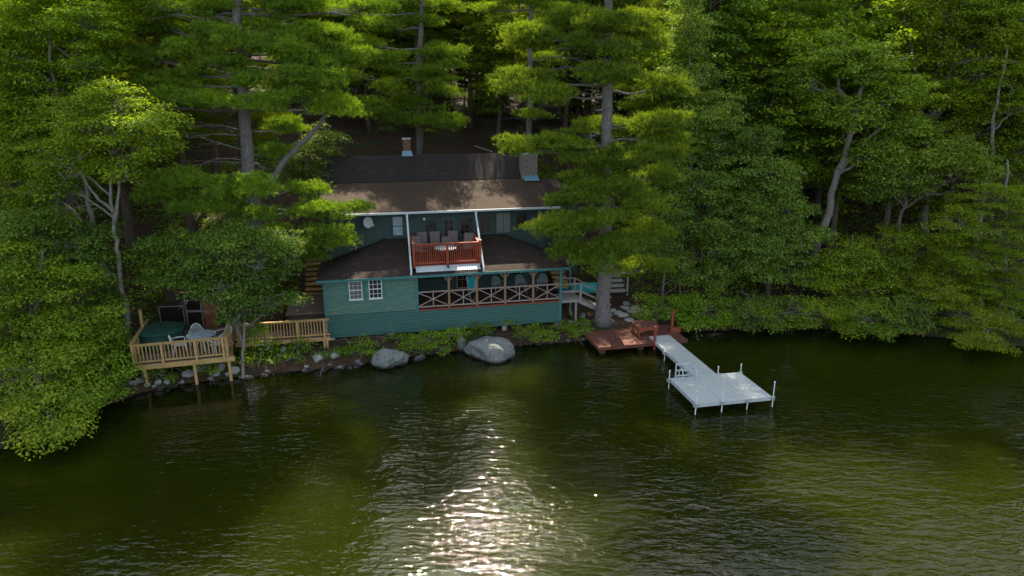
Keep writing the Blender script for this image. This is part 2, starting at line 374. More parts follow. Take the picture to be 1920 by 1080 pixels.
def grow_path(pts, r0, r1, wig=.06, rng=None, n=4):
    out = []; 
    for a, b in zip(pts[:-1], pts[1:]):
        for i in range(n):
            out.append(a.lerp(b, i/n))
    out.append(pts[-1]); m = len(out)
    if rng is not None:
        for i in range(1, m): out[i] = out[i]+Vector((rng.normal()*wig, rng.normal()*wig, 0))
    rad = [r0+(r1-r0)*(i/(m-1)) for i in range(m)]
    rad[0] *= 1.45; rad[1] *= 1.12
    return out, rad

LOCALS = []
def finish(name, base, trunk_mb, V, tn, quad, bark, leaf, label, cat, group):
    root = empty(name, base, 0, label, cat, group)
    o = trunk_mb
    o.v = [(v[0]-base[0], v[1]-base[1], v[2]-base[2]) for v in o.v]
    o.build('trunk', bark, root, smooth=True)
    n = len(tn)
    me = np_mesh('crown', V-np.array(base), quads(n) if quad else tris(n), tn)
    link_mesh('crown', me, leaf, root)
    return root

def broadleaf(name, label, Y, trunk, masses, leaf='maple', bark='grey_bark', r0=.16, size=.12, per=115, group=None, seed=1, cl=(.42,.8), stems=None, up=.8, cat='tree', dens=1.0, flat=.5, aspect=.62, droop=.25):
    """trunk: photo points (px,py) bottom->top at distance Y (third value = metres nearer/farther); masses: (px,py,rx,ry[,dY]) leafy masses"""
    rng = np.random.default_rng(seed)
    tp = [at(t[0], t[1], Y+(t[2] if len(t) > 2 else 0)) for t in trunk]
    b = tp[0].copy(); g = gz(b.x, b.y)
    if b.z > g+.15: tp.insert(0, Vector((b.x-(tp[1].x-b.x)*.3 if len(tp) > 1 else b.x, b.y, gz(b.x, b.y)-.15)))
    else: tp[0].z = g-.15
    base = tuple(tp[0]); mb = MB()
    path, rad = grow_path(tp, r0, r0*.3, r0*.25, rng); mb.tube(path, rad, 9)
    for st in (stems or []):
        sp = [at(t[0], t[1], Y+(t[2] if len(t) > 2 else 0)) for t in st]
        sp[0] = trunk_at(path, sp[0].z) if len(st[0]) < 4 else sp[0]
        p2, r2 = grow_path(sp, r0*.55, r0*.18, r0*.2, rng); mb.tube(p2, r2, 7)
    C = []; RR = []; T = []
    for ms in masses:
        c = at(ms[0], ms[1], Y+(ms[4] if len(ms) > 4 else 0)); k = ppm(c)
        if c.z-ms[3]/k < .2: c = atz(ms[0], ms[1], ms[3]/k*.9+.2); k = ppm(c)      # boughs that hang over the water
        rx, rz = ms[2]/k, ms[3]/k; ry = .5*(rx+rz)*1.05
        area = rx*ry*rz
        n = max(5, int(dens*8.2*(rx*rz+rx*ry+ry*rz)/1.1))
        u = nrm(rng.normal(size=(n,3))); rr = rng.uniform(.12,1,n)**.5
        pts = np.array(c)+u*rr[:,None]*np.array([rx,ry,rz])
        keep = pts[:,2] > .35
        pts = pts[keep]; n = len(pts)
        r = rng.uniform(cl[0], cl[1], n)
        mt = rng.normal()*.10+.48
        C.append(pts); RR.append(np.stack([r, r*rng.uniform(.8,1.1,n), r*flat*rng.uniform(.8,1.3,n)], -1)); T.append(np.clip(mt+rng.normal(size=n)*.14, .08, .92))
        hd = math.hypot(c.x-path[0].x, c.y-path[0].y)
        a = trunk_at(path, max(path[0].z+.5, c.z-rz*.6-.45*math.hypot(c.x-trunk_at(path, c.z).x, c.y-trunk_at(path, c.z).y)))
        limb = bend(a, c, .06, 6, .12, rng); rl = max(.03, r0*.38)
        mb.tube(limb, [rl*(1-.7*i/6) for i in range(7)], 6)
        for q in range(2):                          # bare dead twigs among the leaves
            s = limb[int(rng.integers(1,5))]; u_ = Vector((rng.normal(), -abs(rng.normal())*.9, rng.normal()*.35)).normalized(); e = s+u_*rng.uniform(.9,1.9)*min(1.4, .4+rx*.6)
            tw = bend(s, e, .04, 5, .22, rng); mb.tube(tw, [.026,.02,.016,.012,.008,.005], 4, cap=False)
            for w_ in range(3):
                s2 = tw[int(rng.integers(2,5))]; mb.tube(bend(s2, s2+(u_+Vector(rng.normal(size=3))*.6)*rng.uniform(.25,.6), .02, 3, .15, rng), [.011,.009,.006,.004], 4, cap=False)
        for p in pts[::2]:
            s = limb[int(rng.integers(3, 7))]
            mb.tube(bend(s, p, .05, 3, .12, rng), [.022,.016,.011,.006], 4, cap=False)
    C = np.concatenate(C); RR = np.concatenate(RR); T = np.concatenate(T)
    V, tn = clump_leaves(C, RR, T, per, size, rng, up, aspect=aspect, droop=droop)
    return finish(name, base, mb, V, tn, True, M[bark], M[leaf], label, cat, group)

def pine(name, label, Y, trunk, pads, r0=.36, r1=.12, dens=52, leaf='pine', bark='pine_bark', group=None, seed=1, dead=(), extra_top=None, forks=(), blades=6, base_fix=None, length=.20, width=.030):
    rng = np.random.default_rng(seed)
    tp = [at(t[0], t[1], Y+(t[2] if len(t) > 2 else 0)) for t in trunk]
    if base_fix: tp[0] = Vector(base_fix)
    tp[0].z = gz(tp[0].x, tp[0].y)-.15
    base = tuple(tp[0]); mb = MB(); path, rad = grow_path(tp, r0, r1, .03, rng); mb.tube(path, rad, 12)
    for fk in forks:
        sp = [at(t[0], t[1], Y+(t[2] if len(t) > 2 else 0)) for t in fk]
        p2, r2 = grow_path(sp, r0*.45, r0*.2, .03, rng); mb.tube(p2, r2, 9)
    for dd in dead:
        p = at(dd[0], dd[1], Y); q = at(dd[2], dd[3], Y+(dd[4] if len(dd) > 4 else 0))
        a = trunk_at(path, p.z) if (p-trunk_at(path, p.z)).length < 1.0 else p
        br = bend(a, q, .05, 6, .10, rng); mb.tube(br, [.045,.04,.034,.028,.022,.015,.008], 5)
        for j in range(5):
            s = br[int(rng.integers(2,6))]; e = s+Vector((rng.normal()*.5, rng.normal()*.5, rng.normal()*.18))+(q-p).normalized()*.5
            mb.tube(bend(s, e, .03, 3, .1, rng), [.015,.012,.009,.005], 4, cap=False)
    C = []; RR = []; T = []
    def pad(c, rx, ry, rz, axis_pt=None):
        a = trunk_at(path, c.z-.15*math.hypot(c.x-base[0], c.y-base[1])*.4)
        limb = bend(a, c+Vector((0,0,-.2*rz)), -.03, 6, .08, rng)
        L = (c-a).length
        mb.tube(limb, [(.035+.012*L)*(1-.75*i/6) for i in range(7)], 6)
        nsub = max(7, int(5.4*rx*ry/.35+6)); mt = np.clip(.5+rng.normal()*.10, .2, .8)
        for j in range(nsub):
            t = rng.uniform(0, 2*math.pi); q = rng.uniform(0,1)**.5*.82
            x, y = math.cos(t)*q, math.sin(t)*q
            s = Vector((c.x+x*rx, c.y+y*ry, c.z+rz*((1-q*q)*.7-.3+rng.normal()*.46)))
            r = rng.uniform(.38,.74)*min(1.0, .6+.25*rx)
            el = rng.uniform(1.0,1.5)
            C.append(s); RR.append((r*el, r*rng.uniform(.8,1.1), r*rng.uniform(.30,.50))); T.append(np.clip(mt+rng.normal()*.19,.03,.97))
            if j % 2 == 0:
                mb.tube(bend(limb[int(rng.integers(3,7))], s, 0, 3, .08, rng), [.022,.017,.012,.007], 4, cap=False)
    for pd in pads:
        c = at(pd[0], pd[1], Y+(pd[4] if len(pd) > 4 else 0)); k = ppm(c); rx, rz = pd[2]/k, pd[3]/k
        pad(c, rx, max(.6, rx*.72), rz*.85)
    if extra_top:
        z0, z1, nl, Rm = extra_top
        for i in range(nl):
            f = i/max(1,nl-1); z = z0+(z1-z0)*f
            for j in range(5):
                t = rng.uniform(0,6.28); q = Rm*(1-f*.5)*rng.uniform(.3,1); p = trunk_at(path, z)
                pad(Vector((p.x+math.cos(t)*q, p.y+math.sin(t)*q, z+rng.normal()*.3)), 1.3*(1-f*.4), 1.1*(1-f*.4), .4)
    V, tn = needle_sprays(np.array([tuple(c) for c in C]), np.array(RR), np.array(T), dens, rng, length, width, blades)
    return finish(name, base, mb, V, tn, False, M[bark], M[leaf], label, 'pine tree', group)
# ================================================================== CABIN  (local x = along the front, y = into the hill, z = metres above the lake)
YAW = R(12); HO = atz(615, 632, .7)
cab = empty('cabin', (HO.x,HO.y,0), YAW, 'two storey teal green lake cabin with brown roofs and a red balcony', 'house')
UX = Vector((math.cos(YAW), math.sin(YAW), 0)); VX = Vector((-math.sin(YAW), math.cos(YAW), 0))
def hw(u, v, w): return Vector((HO.x,HO.y,0))+UX*u+VX*v+Vector((0,0,w))
def atv(px, py, v):
    d = ray(px, py); t = (v+HO.x*VX.x+HO.y*VX.y)/(d[0]*VX.x+d[1]*VX.y)
    x, y, z = d[0]*t-HO.x, d[1]*t-HO.y, CAMH+d[2]*t
    return (x*UX.x+y*UX.y, v, z)
def to_house(p): 
    q = Vector((p.x-HO.x, p.y-HO.y, 0)); return (q.dot(UX), q.dot(VX), p.z)
W = 12.28
MB().clap(.0, 4.5, 0, 1.86, 3.70, .13, .03).build('lower_wall', M['siding'], cab)
m = MB()
for k in range(12): m.box(.0,W-.06,-.035,-.010,.66+k*.099,.66+k*.099+.069)
m.build('skirting', M['skirting'], cab)
MB().box(.05,W-.1,.02,.04,.66,1.84).build('skirting_gap_shade', M['black'], cab)  # added black sheet, stands in for the shade between the slats
for q in ((0,.1,.045,3.28,.66,3.72),(W-.16,W-.06,.05,3.28,.66,1.8),(4.40,4.5,.045,3.28,1.86,3.60)): MB().box(*q).build('side_wall', M['skirting'], cab)
for q in ((-.06,.05,-.075,.03,.64,3.66),(4.5,4.66,-.04,.1,1.80,3.62)): MB().box(*q).build('corner_board', M['teal_trim'], cab)
MB().box(W-.07,W+.06,-.06,.07,.35,3.62).build('corner_post', M['teal_trim'], cab)
m = MB()
for k in range(11): m.box(4.66,W-.07,.0+k*.298,.29+k*.298,1.80,1.86)
m.build('porch_floor', M['dark_wood'], cab)
MB().box(4.66,W-.07,-.045,-.005,1.79,1.875).build('floor_edge', M['red_floor'], cab)
MB().box(-.2,W+.2,-.15,3.28,3.62,3.655).build('porch_ceiling', M['dark_wood'], cab)
# the three masonry piers under the front
for (px, py, ww, mm) in ((622,638,.34,'pale_rock'),(733,627,.25,'concrete'),(945,612,.25,'concrete'),(1046,622,.42,'concrete')):
    u, v, w = atv(px, py, .12); x = hw(u,v,0); b = gz(x.x, x.y)-.1
    top = .64 if px < 1000 else .36
    MB().box(u-ww/2,u+ww/2,-.05,.3,b,max(top,b+.2)).build('pier', M[mm], cab, bevel=.04)
# windows: frame (with its glazing bars) and pane
def window(u0, u1, z0, z1, v, fm, pm, cols, rows, fw=.05, name='window', mid=True, bar=.022, sill=True):
    m = MB()
    m.box(u0,u0+fw,v-.07,v-.01,z0+fw,z1-fw); m.box(u1-fw,u1,v-.07,v-.01,z0+fw,z1-fw); m.box(u0,u1,v-.075,v-.01,z1-fw,z1); m.box(u0,u1,v-.075,v-.01,z0,z0+fw)
    if sill: m.box(u0-.04,u1+.04,v-.10,v-.012,z0-.04,z0-.002)
    for i in range(1,cols): x = u0+(u1-u0)*i/cols; m.box(x-bar/2,x+bar/2,v-.052,v-.034,z0+fw,z1-fw)
    for i in range(1,rows): z = z0+(z1-z0)*i/rows; m.box(u0+fw,u1-fw,v-.054,v-.036,z-bar/2,z+bar/2)
    if mid: z = (z0+z1)/2; m.box(u0+fw,u1-fw,v-.062,v-.032,z-.022,z+.022)
    w = m.build(name, fm, cab)
    MB().box(u0+fw*.5,u1-fw*.5,v-.034,v-.028,z0+fw*.5,z1-fw*.5).build('pane', pm, w)
    return w
window(1.20,1.86,2.62,3.60,-.0,M['white_paint'],M['curtain'],3,4,.045,bar=.012)
window(2.18,2.84,2.62,3.62,-.0,M['white_paint'],M['glass'],3,4,.045)
for a, b in ((1.08,1.19),(1.87,1.98),(2.06,2.17),(2.85,2.97)): MB().box(a,b,-.045,-.005,2.52,3.68).build('window_trim', M['teal_trim'], cab)
# porch posts, braces, crossed railing
PU = [4.58, 6.25, 7.72, 9.23, 10.76, W-.0]
for i, u in enumerate(PU[1:-1]):
    m = MB(); m.box(u-.055,u+.055,-.04,.07,1.875,3.62)
    p = m.build('porch_post', M['brown_wood'], cab, bevel=.008)
    b = MB()
    for s in (-1,1): b.bar((u+s*.04,.015,3.32),(u+s*.26,.015,3.60),.06)
    b.build('brace', M['brown_wood'], p)
for a, b in zip(PU[:-1], PU[1:]):
    a += .08; b -= .06; m = MB(); z0, z1 = 1.99, 2.79; v = .01; c = (a+b)/2
    m.box(a,b,v-.035,v+.035,z1-.035,z1+.025); m.box(a,b,v-.03,v+.03,z0-.03,z0+.03)
    m.bar((a,v,z0+.03),(b,v,z1-.04),.05,.04); m.bar((a,v+.004,z1-.04),(b,v+.004,z0+.03),.05,.036)
    m.box(c-.024,c+.024,v-.032,v-.022,z0+.03,z1-.036)
    m.build('porch_railing', M['pale_wood'], cab)
# back of the porch
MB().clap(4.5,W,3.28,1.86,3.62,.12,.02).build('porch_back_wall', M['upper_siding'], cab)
def dwin(pa, pb, v, *a, **k):
    u0, _, z1 = atv(*pa, v); u1, _, z0 = atv(*pb, v); return window(u0,u1,z0,z1,v,*a,**k)
window(7.05,7.75,1.9,3.55,3.255,M['brown_wood'],M['glass'],2,3,.07,'porch_door',mid=False,sill=False)
window(5.2,6.5,2.5,3.5,3.255,M['frame_dark'],M['glass'],3,2,.06,mid=False)
window(9.6,10.8,2.5,3.5,3.255,M['frame_dark'],M['glass'],3,2,.06,mid=False)
# porch roof with the balcony notch
m = MB(); e = -.30; zE = 3.78; zT = 4.97; BL, BR = 4.42, 8.12
m.slab([(-.34,e,zE),(BL,e,zE),(BL,3.3,zT),(3.2,3.3,zT)],.05)
m.slab([(-.34,e,zE),(3.2,3.3,zT),(-.34,3.3,zE)],.05); m.build('porch_roof', M['roof_low'], cab); m = MB()
m.slab([(BR,e,zE),(12.66,e,zE),(9.7,3.3,zT),(BR,3.3,zT)],.05)
m.slab([(12.66,e,zE),(12.66,3.3,zE),(9.7,3.3,zT)],.05)
m.build('porch_roof', M['roof_low'], cab)
m = MB(); m.slab([(BL,e,zE),(BR,e,zE),(BR,-.06,3.86),(BL,-.06,3.86)],.04); m.build('roof_edge', M['roof_dark'], cab)
m = MB(); m.bar((-.34,e+.02,zE+.02),(3.2,3.28,zT+.03),.16,.03); m.build('hip_cap', M['roof_low'], cab); m = MB(); m.bar((12.66,e+.02,zE+.02),(9.7,3.28,zT+.03),.16,.03); m.build('hip_cap', M['roof_low'], cab)
m = MB(); m.slab([(BL+.18,-.055,3.875),(BR-.18,-.055,3.875),(BR-.18,.40,4.06),(BL+.18,.40,4.06)],.015); m.build('flashing', M['white_metal'], cab)
MB().box(6.22,6.30,-.05,.36,4.02,4.10).build('flashing_clip', M['dark_wood'], cab)
m = MB(); m.box(-.36,12.68,e-.045,e-.003,zE-.13,zE-.005); m.build('fascia', M['teal_trim'], cab)
# upper storey
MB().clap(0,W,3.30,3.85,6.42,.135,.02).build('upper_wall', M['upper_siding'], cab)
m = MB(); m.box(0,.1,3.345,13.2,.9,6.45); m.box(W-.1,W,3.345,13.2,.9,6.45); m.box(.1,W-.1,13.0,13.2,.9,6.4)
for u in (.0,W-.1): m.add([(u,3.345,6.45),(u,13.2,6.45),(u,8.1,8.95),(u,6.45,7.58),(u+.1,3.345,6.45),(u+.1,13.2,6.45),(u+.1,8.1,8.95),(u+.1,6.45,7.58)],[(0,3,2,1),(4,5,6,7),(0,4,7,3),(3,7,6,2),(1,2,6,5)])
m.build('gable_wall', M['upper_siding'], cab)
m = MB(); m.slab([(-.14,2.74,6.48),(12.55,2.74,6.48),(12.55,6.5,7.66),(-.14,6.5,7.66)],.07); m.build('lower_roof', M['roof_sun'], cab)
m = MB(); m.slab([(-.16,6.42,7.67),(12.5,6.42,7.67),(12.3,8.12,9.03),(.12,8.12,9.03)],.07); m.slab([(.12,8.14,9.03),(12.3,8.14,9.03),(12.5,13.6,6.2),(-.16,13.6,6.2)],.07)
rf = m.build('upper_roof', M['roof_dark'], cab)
MB().box(-.02,12.95,2.62,2.735,6.40,6.51).build('gutter', M['white_metal'], cab, bevel=.015)
for (pa, pb) in (((763,404),(771,508)),((892,398),(907,506))):
    ua = atv(*pa,2.68)[0]; ub = atv(*pb,-.26)[0]
    m = MB(); m.bar((ua,2.68,6.40),(ua,2.66,6.22),.10); m.bar((ua,2.66,6.24),(ub,-.27,3.96),.085); m.bar((ub,-.27,3.98),(ub-.02,-.36,3.80),.085)
    m.build('downspout', M['white_metal'], cab)
# upper windows and doors, read off the photograph
FD = M['frame_dark']; v = 3.29
dwin((734,405),(757,442),v,FD,M['pale_pane'],1,2,.05,mid=True,sill=False)
dwin((796,411),(820,436),v,FD,M['glass'],3,3,.05,mid=False)
dwin((829,408),(854,462),v,FD,M['glass'],2,4,.09,'balcony_door',mid=False,sill=False)
dwin((861,407),(889,440),v,FD,M['glass'],3,3,.05,mid=False)
dwin((898,401),(923,437),v,FD,M['glass'],2,1,.05,mid=False)
dwin((929,398),(958,436),v,FD,M['curtain'],2,1,.05,mid=False)
dwin((966,394),(989,430),v,FD,M['glass'],2,1,.05,mid=False)
u, _, z = atv(795,411,3.25); MB().lathe([(.02,-.05),(.07,-.03),(.08,.02),(.05,.07),(.01,.09)],(u,3.2,z),12).build('wall_light', M['cap'], cab, smooth=True)
# chimneys
st = MB(); rng = np.random.default_rng(5)
cu0, cu1, cv0, cv1 = 11.56, 12.50, 6.25, 7.05
st.box(cu0+.03,cu1-.03,cv0+.03,cv1-.03,6.9,9.02)
zz = 7.62
while zz < 9.0:
    h = rng.uniform(.09,.17); h = min(h, 9.03-zz); x = cu0
    while x < cu1-.02:
        w_ = min(rng.uniform(.12,.32), cu1-x); d = rng.uniform(0,.03)
        st.box(x+.008,x+w_-.008,cv0-d,cv0+.06,zz+.006,zz+h-.006); x += w_
    y = cv0+.062
    while y < cv1-.02:
        w_ = min(rng.uniform(.12,.32), cv1-y); d = rng.uniform(0,.03)
        for a, b in ((cu0-d,cu0+.05),(cu1-.05,cu1+d)): st.box(a,b,y+.008,y+w_-.008,zz+.006,zz+h-.006)
        y += w_
    zz += h
ch = st.build('stone_chimney', M['stone'], cab)
MB().box(cu0-.03,cu1+.03,cv0-.03,cv1+.03,9.03,9.10).build('chimney_cap', M['concrete'], ch, bevel=.02)
MB().lathe([(.14,0),(.14,.12),(.20,.13),(.20,.18),(.02,.20)],(cu0+.42,cv0+.4,9.10),12).build('flue', M['cap'], ch)
m = MB(); m.slab([(cu0+.1,cv0-.05,7.645),(cu1+.06,cv0-.05,7.645),(cu1+.06,cv0-.36,7.565),(cu0+.1,cv0-.36,7.565)],.02); m.box(cu0+.1,cu1+.05,cv0-.05,cv0-.036,7.60,7.82); m.build('chimney_flashing', M['blue_flash'], ch)
bu, _, bz = atv(763,289,8.3)
bc = MB(); bc.box(bu-.22,bu+.22,8.1,8.5,8.6,bz+.88)
bch = bc.build('brick_chimney', M['brick'], cab, bevel=.015)
MB().box(bu-.26,bu+.26,8.06,8.54,bz+.885,bz+.95).build('chimney_cap', M['concrete'], bch)
m = MB(); m.slab([(bu-.32,7.98,8.95),(bu+.32,7.98,8.95),(bu+.28,8.09,9.25),(bu-.28,8.09,9.25)],.02); m.build('chimney_flashing', M['blue_flash'], bch)
# the hipped wing on the right
m = MB(); m.slab([(12.56,4.1,6.72),(14.9,4.1,6.72),(13.5,6.2,7.62),(12.56,6.2,7.62)],.06); m.slab([(14.9,4.1,6.72),(14.9,8.3,6.72),(13.5,6.2,7.62)],.06); m.slab([(12.56,6.2,7.62),(13.5,6.2,7.62),(14.9,8.3,6.72),(12.56,8.3,6.72)],.06)
m.build('wing_roof', M['roof_low'], cab)
MB().clap(12.3,14.6,4.4,2.2,6.7,.14,.02).box(12.3,14.6,4.46,8.0,2.0,6.7).build('wing_wall', M['upper_siding'], cab)
# balcony
m = MB()
for k in range(10): m.box(BL+.1,BR-.1,.42+k*.285,.42+k*.285+.277,4.04,4.09)
m.build('balcony_floor', M['red_floor'], cab)
m = MB(); m.add([(BL,-.02,3.84),(BL,3.28,4.9),(BL,3.28,4.0),(BL,-.02,3.7),(BL+.05,-.02,3.84),(BL+.05,3.28,4.9),(BL+.05,3.28,4.0),(BL+.05,-.02,3.7)],[(0,1,2,3),(7,6,5,4),(0,4,5,1),(3,2,6,7),(0,3,7,4)])
m.build('balcony_cheek', M['roof_low'], cab); m = MB(); m.add([(BR-.05,-.02,3.84),(BR-.05,3.28,4.9),(BR-.05,3.28,4.0),(BR-.05,-.02,3.7),(BR,-.02,3.84),(BR,3.28,4.9),(BR,3.28,4.0),(BR,-.02,3.7)],[(0,1,2,3),(7,6,5,4),(0,4,5,1),(3,2,6,7),(0,3,7,4)])
m.build('balcony_cheek', M['roof_low'], cab)
a, b = BL+.16, BR-.16; vF = .46
m = MB(); m.box(a,b,vF-.03,vF+.03,5.14,5.18); m.box(a,b,vF-.025,vF+.025,4.17,4.24)
n = 31
for i in range(1,n): x = a+(b-a)*i/n; m.box(x-.019,x+.019,vF-.019,vF+.019,4.24,5.14)
bf = m.build('balcony_railing', M['red_wood'], cab)
m = MB(); m.box(a-.1,b+.1,vF-.07,vF+.07,5.182,5.215); m.build('handrail', M['red_wood'], bf)
for s, x in ((1,a),(-1,b)):
    m = MB(); m.box(x-.03,x+.03,vF+.08,3.2,5.14,5.18); m.box(x-.07,x+.07,vF+.08,3.24,5.182,5.215); m.box(x-.025,x+.025,vF+.08,3.2,4.17,4.24)
    for i in range(20): y = vF+.16+i*.15; m.box(x-.019,x+.019,y-.019,y+.019,4.24,5.14)
    m.build('balcony_railing', M['red_wood'], cab)
for x in (a-.03,(a+b)/2,b+.03):
    m = MB(); hh = 5.28 if abs(x-(a+b)/2) > .5 else 5.13
    m.box(x-.065,x+.065,vF-.09,vF+.05,3.98,hh); p = m.build('balcony_post', M['red_wood'], cab, bevel=.008)
    if hh > 5.2: MB().box(x-.085,x+.085,vF-.11,vF+.07,5.282,5.31).build('post_cap', M['pale_wood'], p)

# satellite dish, lantern
u, _, z = atv(690,415,3.2)
sd = empty('satellite_dish', hw(u,3.2,z), YAW, 'round grey satellite dish on the upper wall under the gutter', 'satellite dish')
m = MB(); vs = []; fs = []
for i in range(7):
    r = i/6
    for k in range(24):
        t = 2*math.pi*k/24; vs.append((math.cos(t)*r*.26, -.30+.09*r*r*-1+.05, math.sin(t)*r*.31))
for i in range(6):
    for k in range(24): fs.append((i*24+k, i*24+(k+1)%24, (i+1)*24+(k+1)%24, (i+1)*24+k))
m.add(vs, fs); d = m.build('dish', M['dish'], sd, smooth=True); so = d.modifiers.new('thick', 'SOLIDIFY'); so.thickness = .015
m = MB(); m.tube([(0,-.24,-.05),(0,-.12,-.3),(0,.06,-.42)],.02,6); m.build('mast', M['dish'], sd)
m = MB(); m.tube([(.02,-.3,-.28),(.16,-.55,-.2),(.26,-.62,-.13)],.014,6); ar = m.build('arm', M['dish'], sd)
m = MB(); m.lathe([(.03,-.05),(.055,-.03),(.055,.04),(.03,.06)],(.27,-.62,-.12),10); m.build('receiver', M['dish'], ar, smooth=True)
u, _, z = atv(1012,407,3.0)
ln = empty('hanging_lantern', hw(u,3.0,z), YAW, 'small orange lantern hanging under the right end of the white gutter', 'lantern')
MB().lathe([(.05,-.20),(.10,-.17),(.12,-.02),(.11,.10),(.06,.17)],(0,0,0),14).build('body', M['orange'], ln, smooth=True)
MB().lathe([(.10,.172),(.11,.20),(.05,.26),(.015,.28),(.015,.40)],(0,0,0),12).build('cap', M['bronze'], ln, smooth=True)

# ------------------------------------------------------------------ chairs
def resin_chair(mat, label, lattice=False, group=None):
    t = empty('resin_armchair', label=label, cat='chair', group=group)
    MB().box(-.25,.25,-.24,.22,.40,.43).build('seat', mat, t, bevel=.012)
    m = MB(); arc = []
    for i in range(13):
        f = math.pi*i/12; arc.append((-math.cos(f)*.26*(1 if 0 < i < 12 else 1), .24+.16*(.35+.65*math.sin(f)), .43+.45*math.sin(f)**.75))
    arc[0] = (-.25,.22,.43); arc[-1] = (.25,.22,.43)
    m.tube(arc, .024, 6)
    def edge(x): return .45*max(0, 1-(x/.255)**2)**.42
    if lattice:
        for k in range(-4,5):
            x = k*.052; h = edge(x); m.tube([(x,.23,.43),(x*1.02,.31,.43+h*.5),(x*1.05,.37,.43+h)], .011, 4)
        for z in (.52,.61,.70,.78):
            hw_ = .255*(1-((z-.43)/.46)**2.4)**.5; m.tube([(-hw_,.24+(z-.43)*.32,z),(0,.27+(z-.43)*.32,z),(hw_,.24+(z-.43)*.32,z)], .011, 4)
    else:
        for k in range(-3,4):
            x = k*.068; h = edge(x); m.bar((x,.23,.43),(x*1.05,.375,.43+h),.045,.014)
    m.build('backrest', mat, t, smooth=True)
    for s in (-1,1):
        MB().tube([(s*.25,.30,.64),(s*.30,.1,.65),(s*.30,-.16,.645),(s*.29,-.24,.60)], [.022,.03,.03,.022], 6).build('armrest', mat, t, smooth=True)
        for yy in (-1,1):
            a = (s*.27,-.22,.60) if yy < 0 else (s*.22,.20,.42)
            MB().tube([a,(s*.27,yy*.24,.25),(s*.29,yy*.28,0)], [.026,.024,.022], 6).build('leg', mat, t, smooth=True)
    return t
def put(o, p, rz, label=None, group=None):
    o.location = p; o.rotation_euler = (0,0,rz)
    if label: o['label'] = label
    if group: o['group'] = group
    return o
# three on the lower porch
g = 'pale resin chairs on the lower porch'
c0 = resin_chair(M['grey_plastic'], '', False)
for i, (px, lab) in enumerate(((934,'pale resin chair behind the porch railing, nearest the teal folding chair'),(976,'middle one of three pale resin chairs behind the porch railing'),(1017,'pale resin chair at the right corner of the porch beside the teal corner post'))):
    u = atv(px,545,2.0)[0]; put(c0 if i == 0 else copy_tree(c0), hw(u,2.0,1.862), YAW+(.25,-.05,-.3)[i], lab, g)
# teal folding chair
u = atv(886,540,.95)[0]
fc = empty('folding_chair', hw(u,.95,1.862), YAW+.25, 'tall teal canvas folding chair standing behind the porch railing', 'chair')
m = MB(); m.slab([(-.26,.16,1.32),(.26,.16,1.32),(.17,.10,.60),(-.17,.10,.60)],.02); m.build('backrest', M['teal_fabric'], fc)
MB().box(-.2,.2,-.28,.1,.56,.585).build('seat', M['teal_fabric'], fc)
m = MB()
for s in (-1,1): m.tube([(s*.27,.17,1.33),(s*.19,.11,.6),(s*.2,-.30,.0)],.016,6); m.tube([(s*.2,-.30,.60),(s*.2,.28,.0)],.016,6)
m.tube([(-.2,-.29,.15),(.2,-.29,.15)],.014,6); m.build('frame', M['alu'], fc)
# sling chairs on the balcony
def sling_chair():
    t = empty('sling_chair', cat='chair')
    m = MB(); m.slab([(-.26,-.26,.43),(.26,-.26,.43),(.26,.2,.38),(-.26,.2,.38)],.012); m.build('seat', M['sling'], t)
    m = MB(); m.slab([(-.26,.2,.39),(.26,.2,.39),(.26,.44,1.06),(-.26,.44,1.06)],.012); m.build('backrest', M['sling'], t)
    m = MB()
    for s in (-1,1):
        x = s*.275
        m.tube([(x,-.28,.44),(x,.2,.385),(x,.44,1.08)],.016,6); m.tube([(x,-.26,.42),(x,-.28,.02),(x,.32,.02),(x,.24,.5)],.015,6)
        m.tube([(x,-.28,.42),(x+s*.02,-.22,.62),(x+s*.02,.26,.64)],.016,6)
    m.tube([(-.275,.44,1.08),(.275,.44,1.08)],.016,6); m.build('frame', M['bronze'], t); return t
s0 = sling_chair(); bg = 'taupe sling chairs on the red balcony'
for i, (u, v, rz, lab) in enumerate(((5.02,1.75,.5,'taupe sling chair at the left railing of the red balcony'),
        (5.25,2.72,.12,'dark sling chair behind the left railing chair, against the cabin wall'),
        (5.88,2.72,-.06,'dark sling chair in front of the paned window on the balcony'),
        (6.38,2.05,math.pi+.05,'taupe sling chair with its back to the front railing, middle of balcony'),
        (6.92,2.70,.03,'taupe sling chair in front of the balcony door, highest in view'),
        (7.50,1.95,-.5,'taupe sling chair at the right railing of the red balcony'))):
    c_ = put(s0 if i == 0 else copy_tree(s0), hw(u,v,4.092), YAW+rz, lab, bg); c_.scale = (1,1,1.13)
p = to_house(atz(833,464,4.8))
tb = empty('glass_table', hw(6.25,1.12,4.092), YAW, 'round glass patio table among the sling chairs on the balcony', 'table')
MB().lathe([(.02,.70),(.55,.70),(.56,.715),(.02,.722)],(0,0,0),28).build('tabletop', M['table_top'], tb)
MB().lathe([(.555,.69),(.585,.69),(.585,.73),(.562,.73)],(0,0,0),28).build('rim', M['white_metal'], tb)
for k in range(4):
    t = math.pi/4+k*math.pi/2; MB().tube([(.42*math.cos(t),.42*math.sin(t),.70),(.36*math.cos(t),.36*math.sin(t),0)],.018,6).build('leg', M['bronze'], tb)

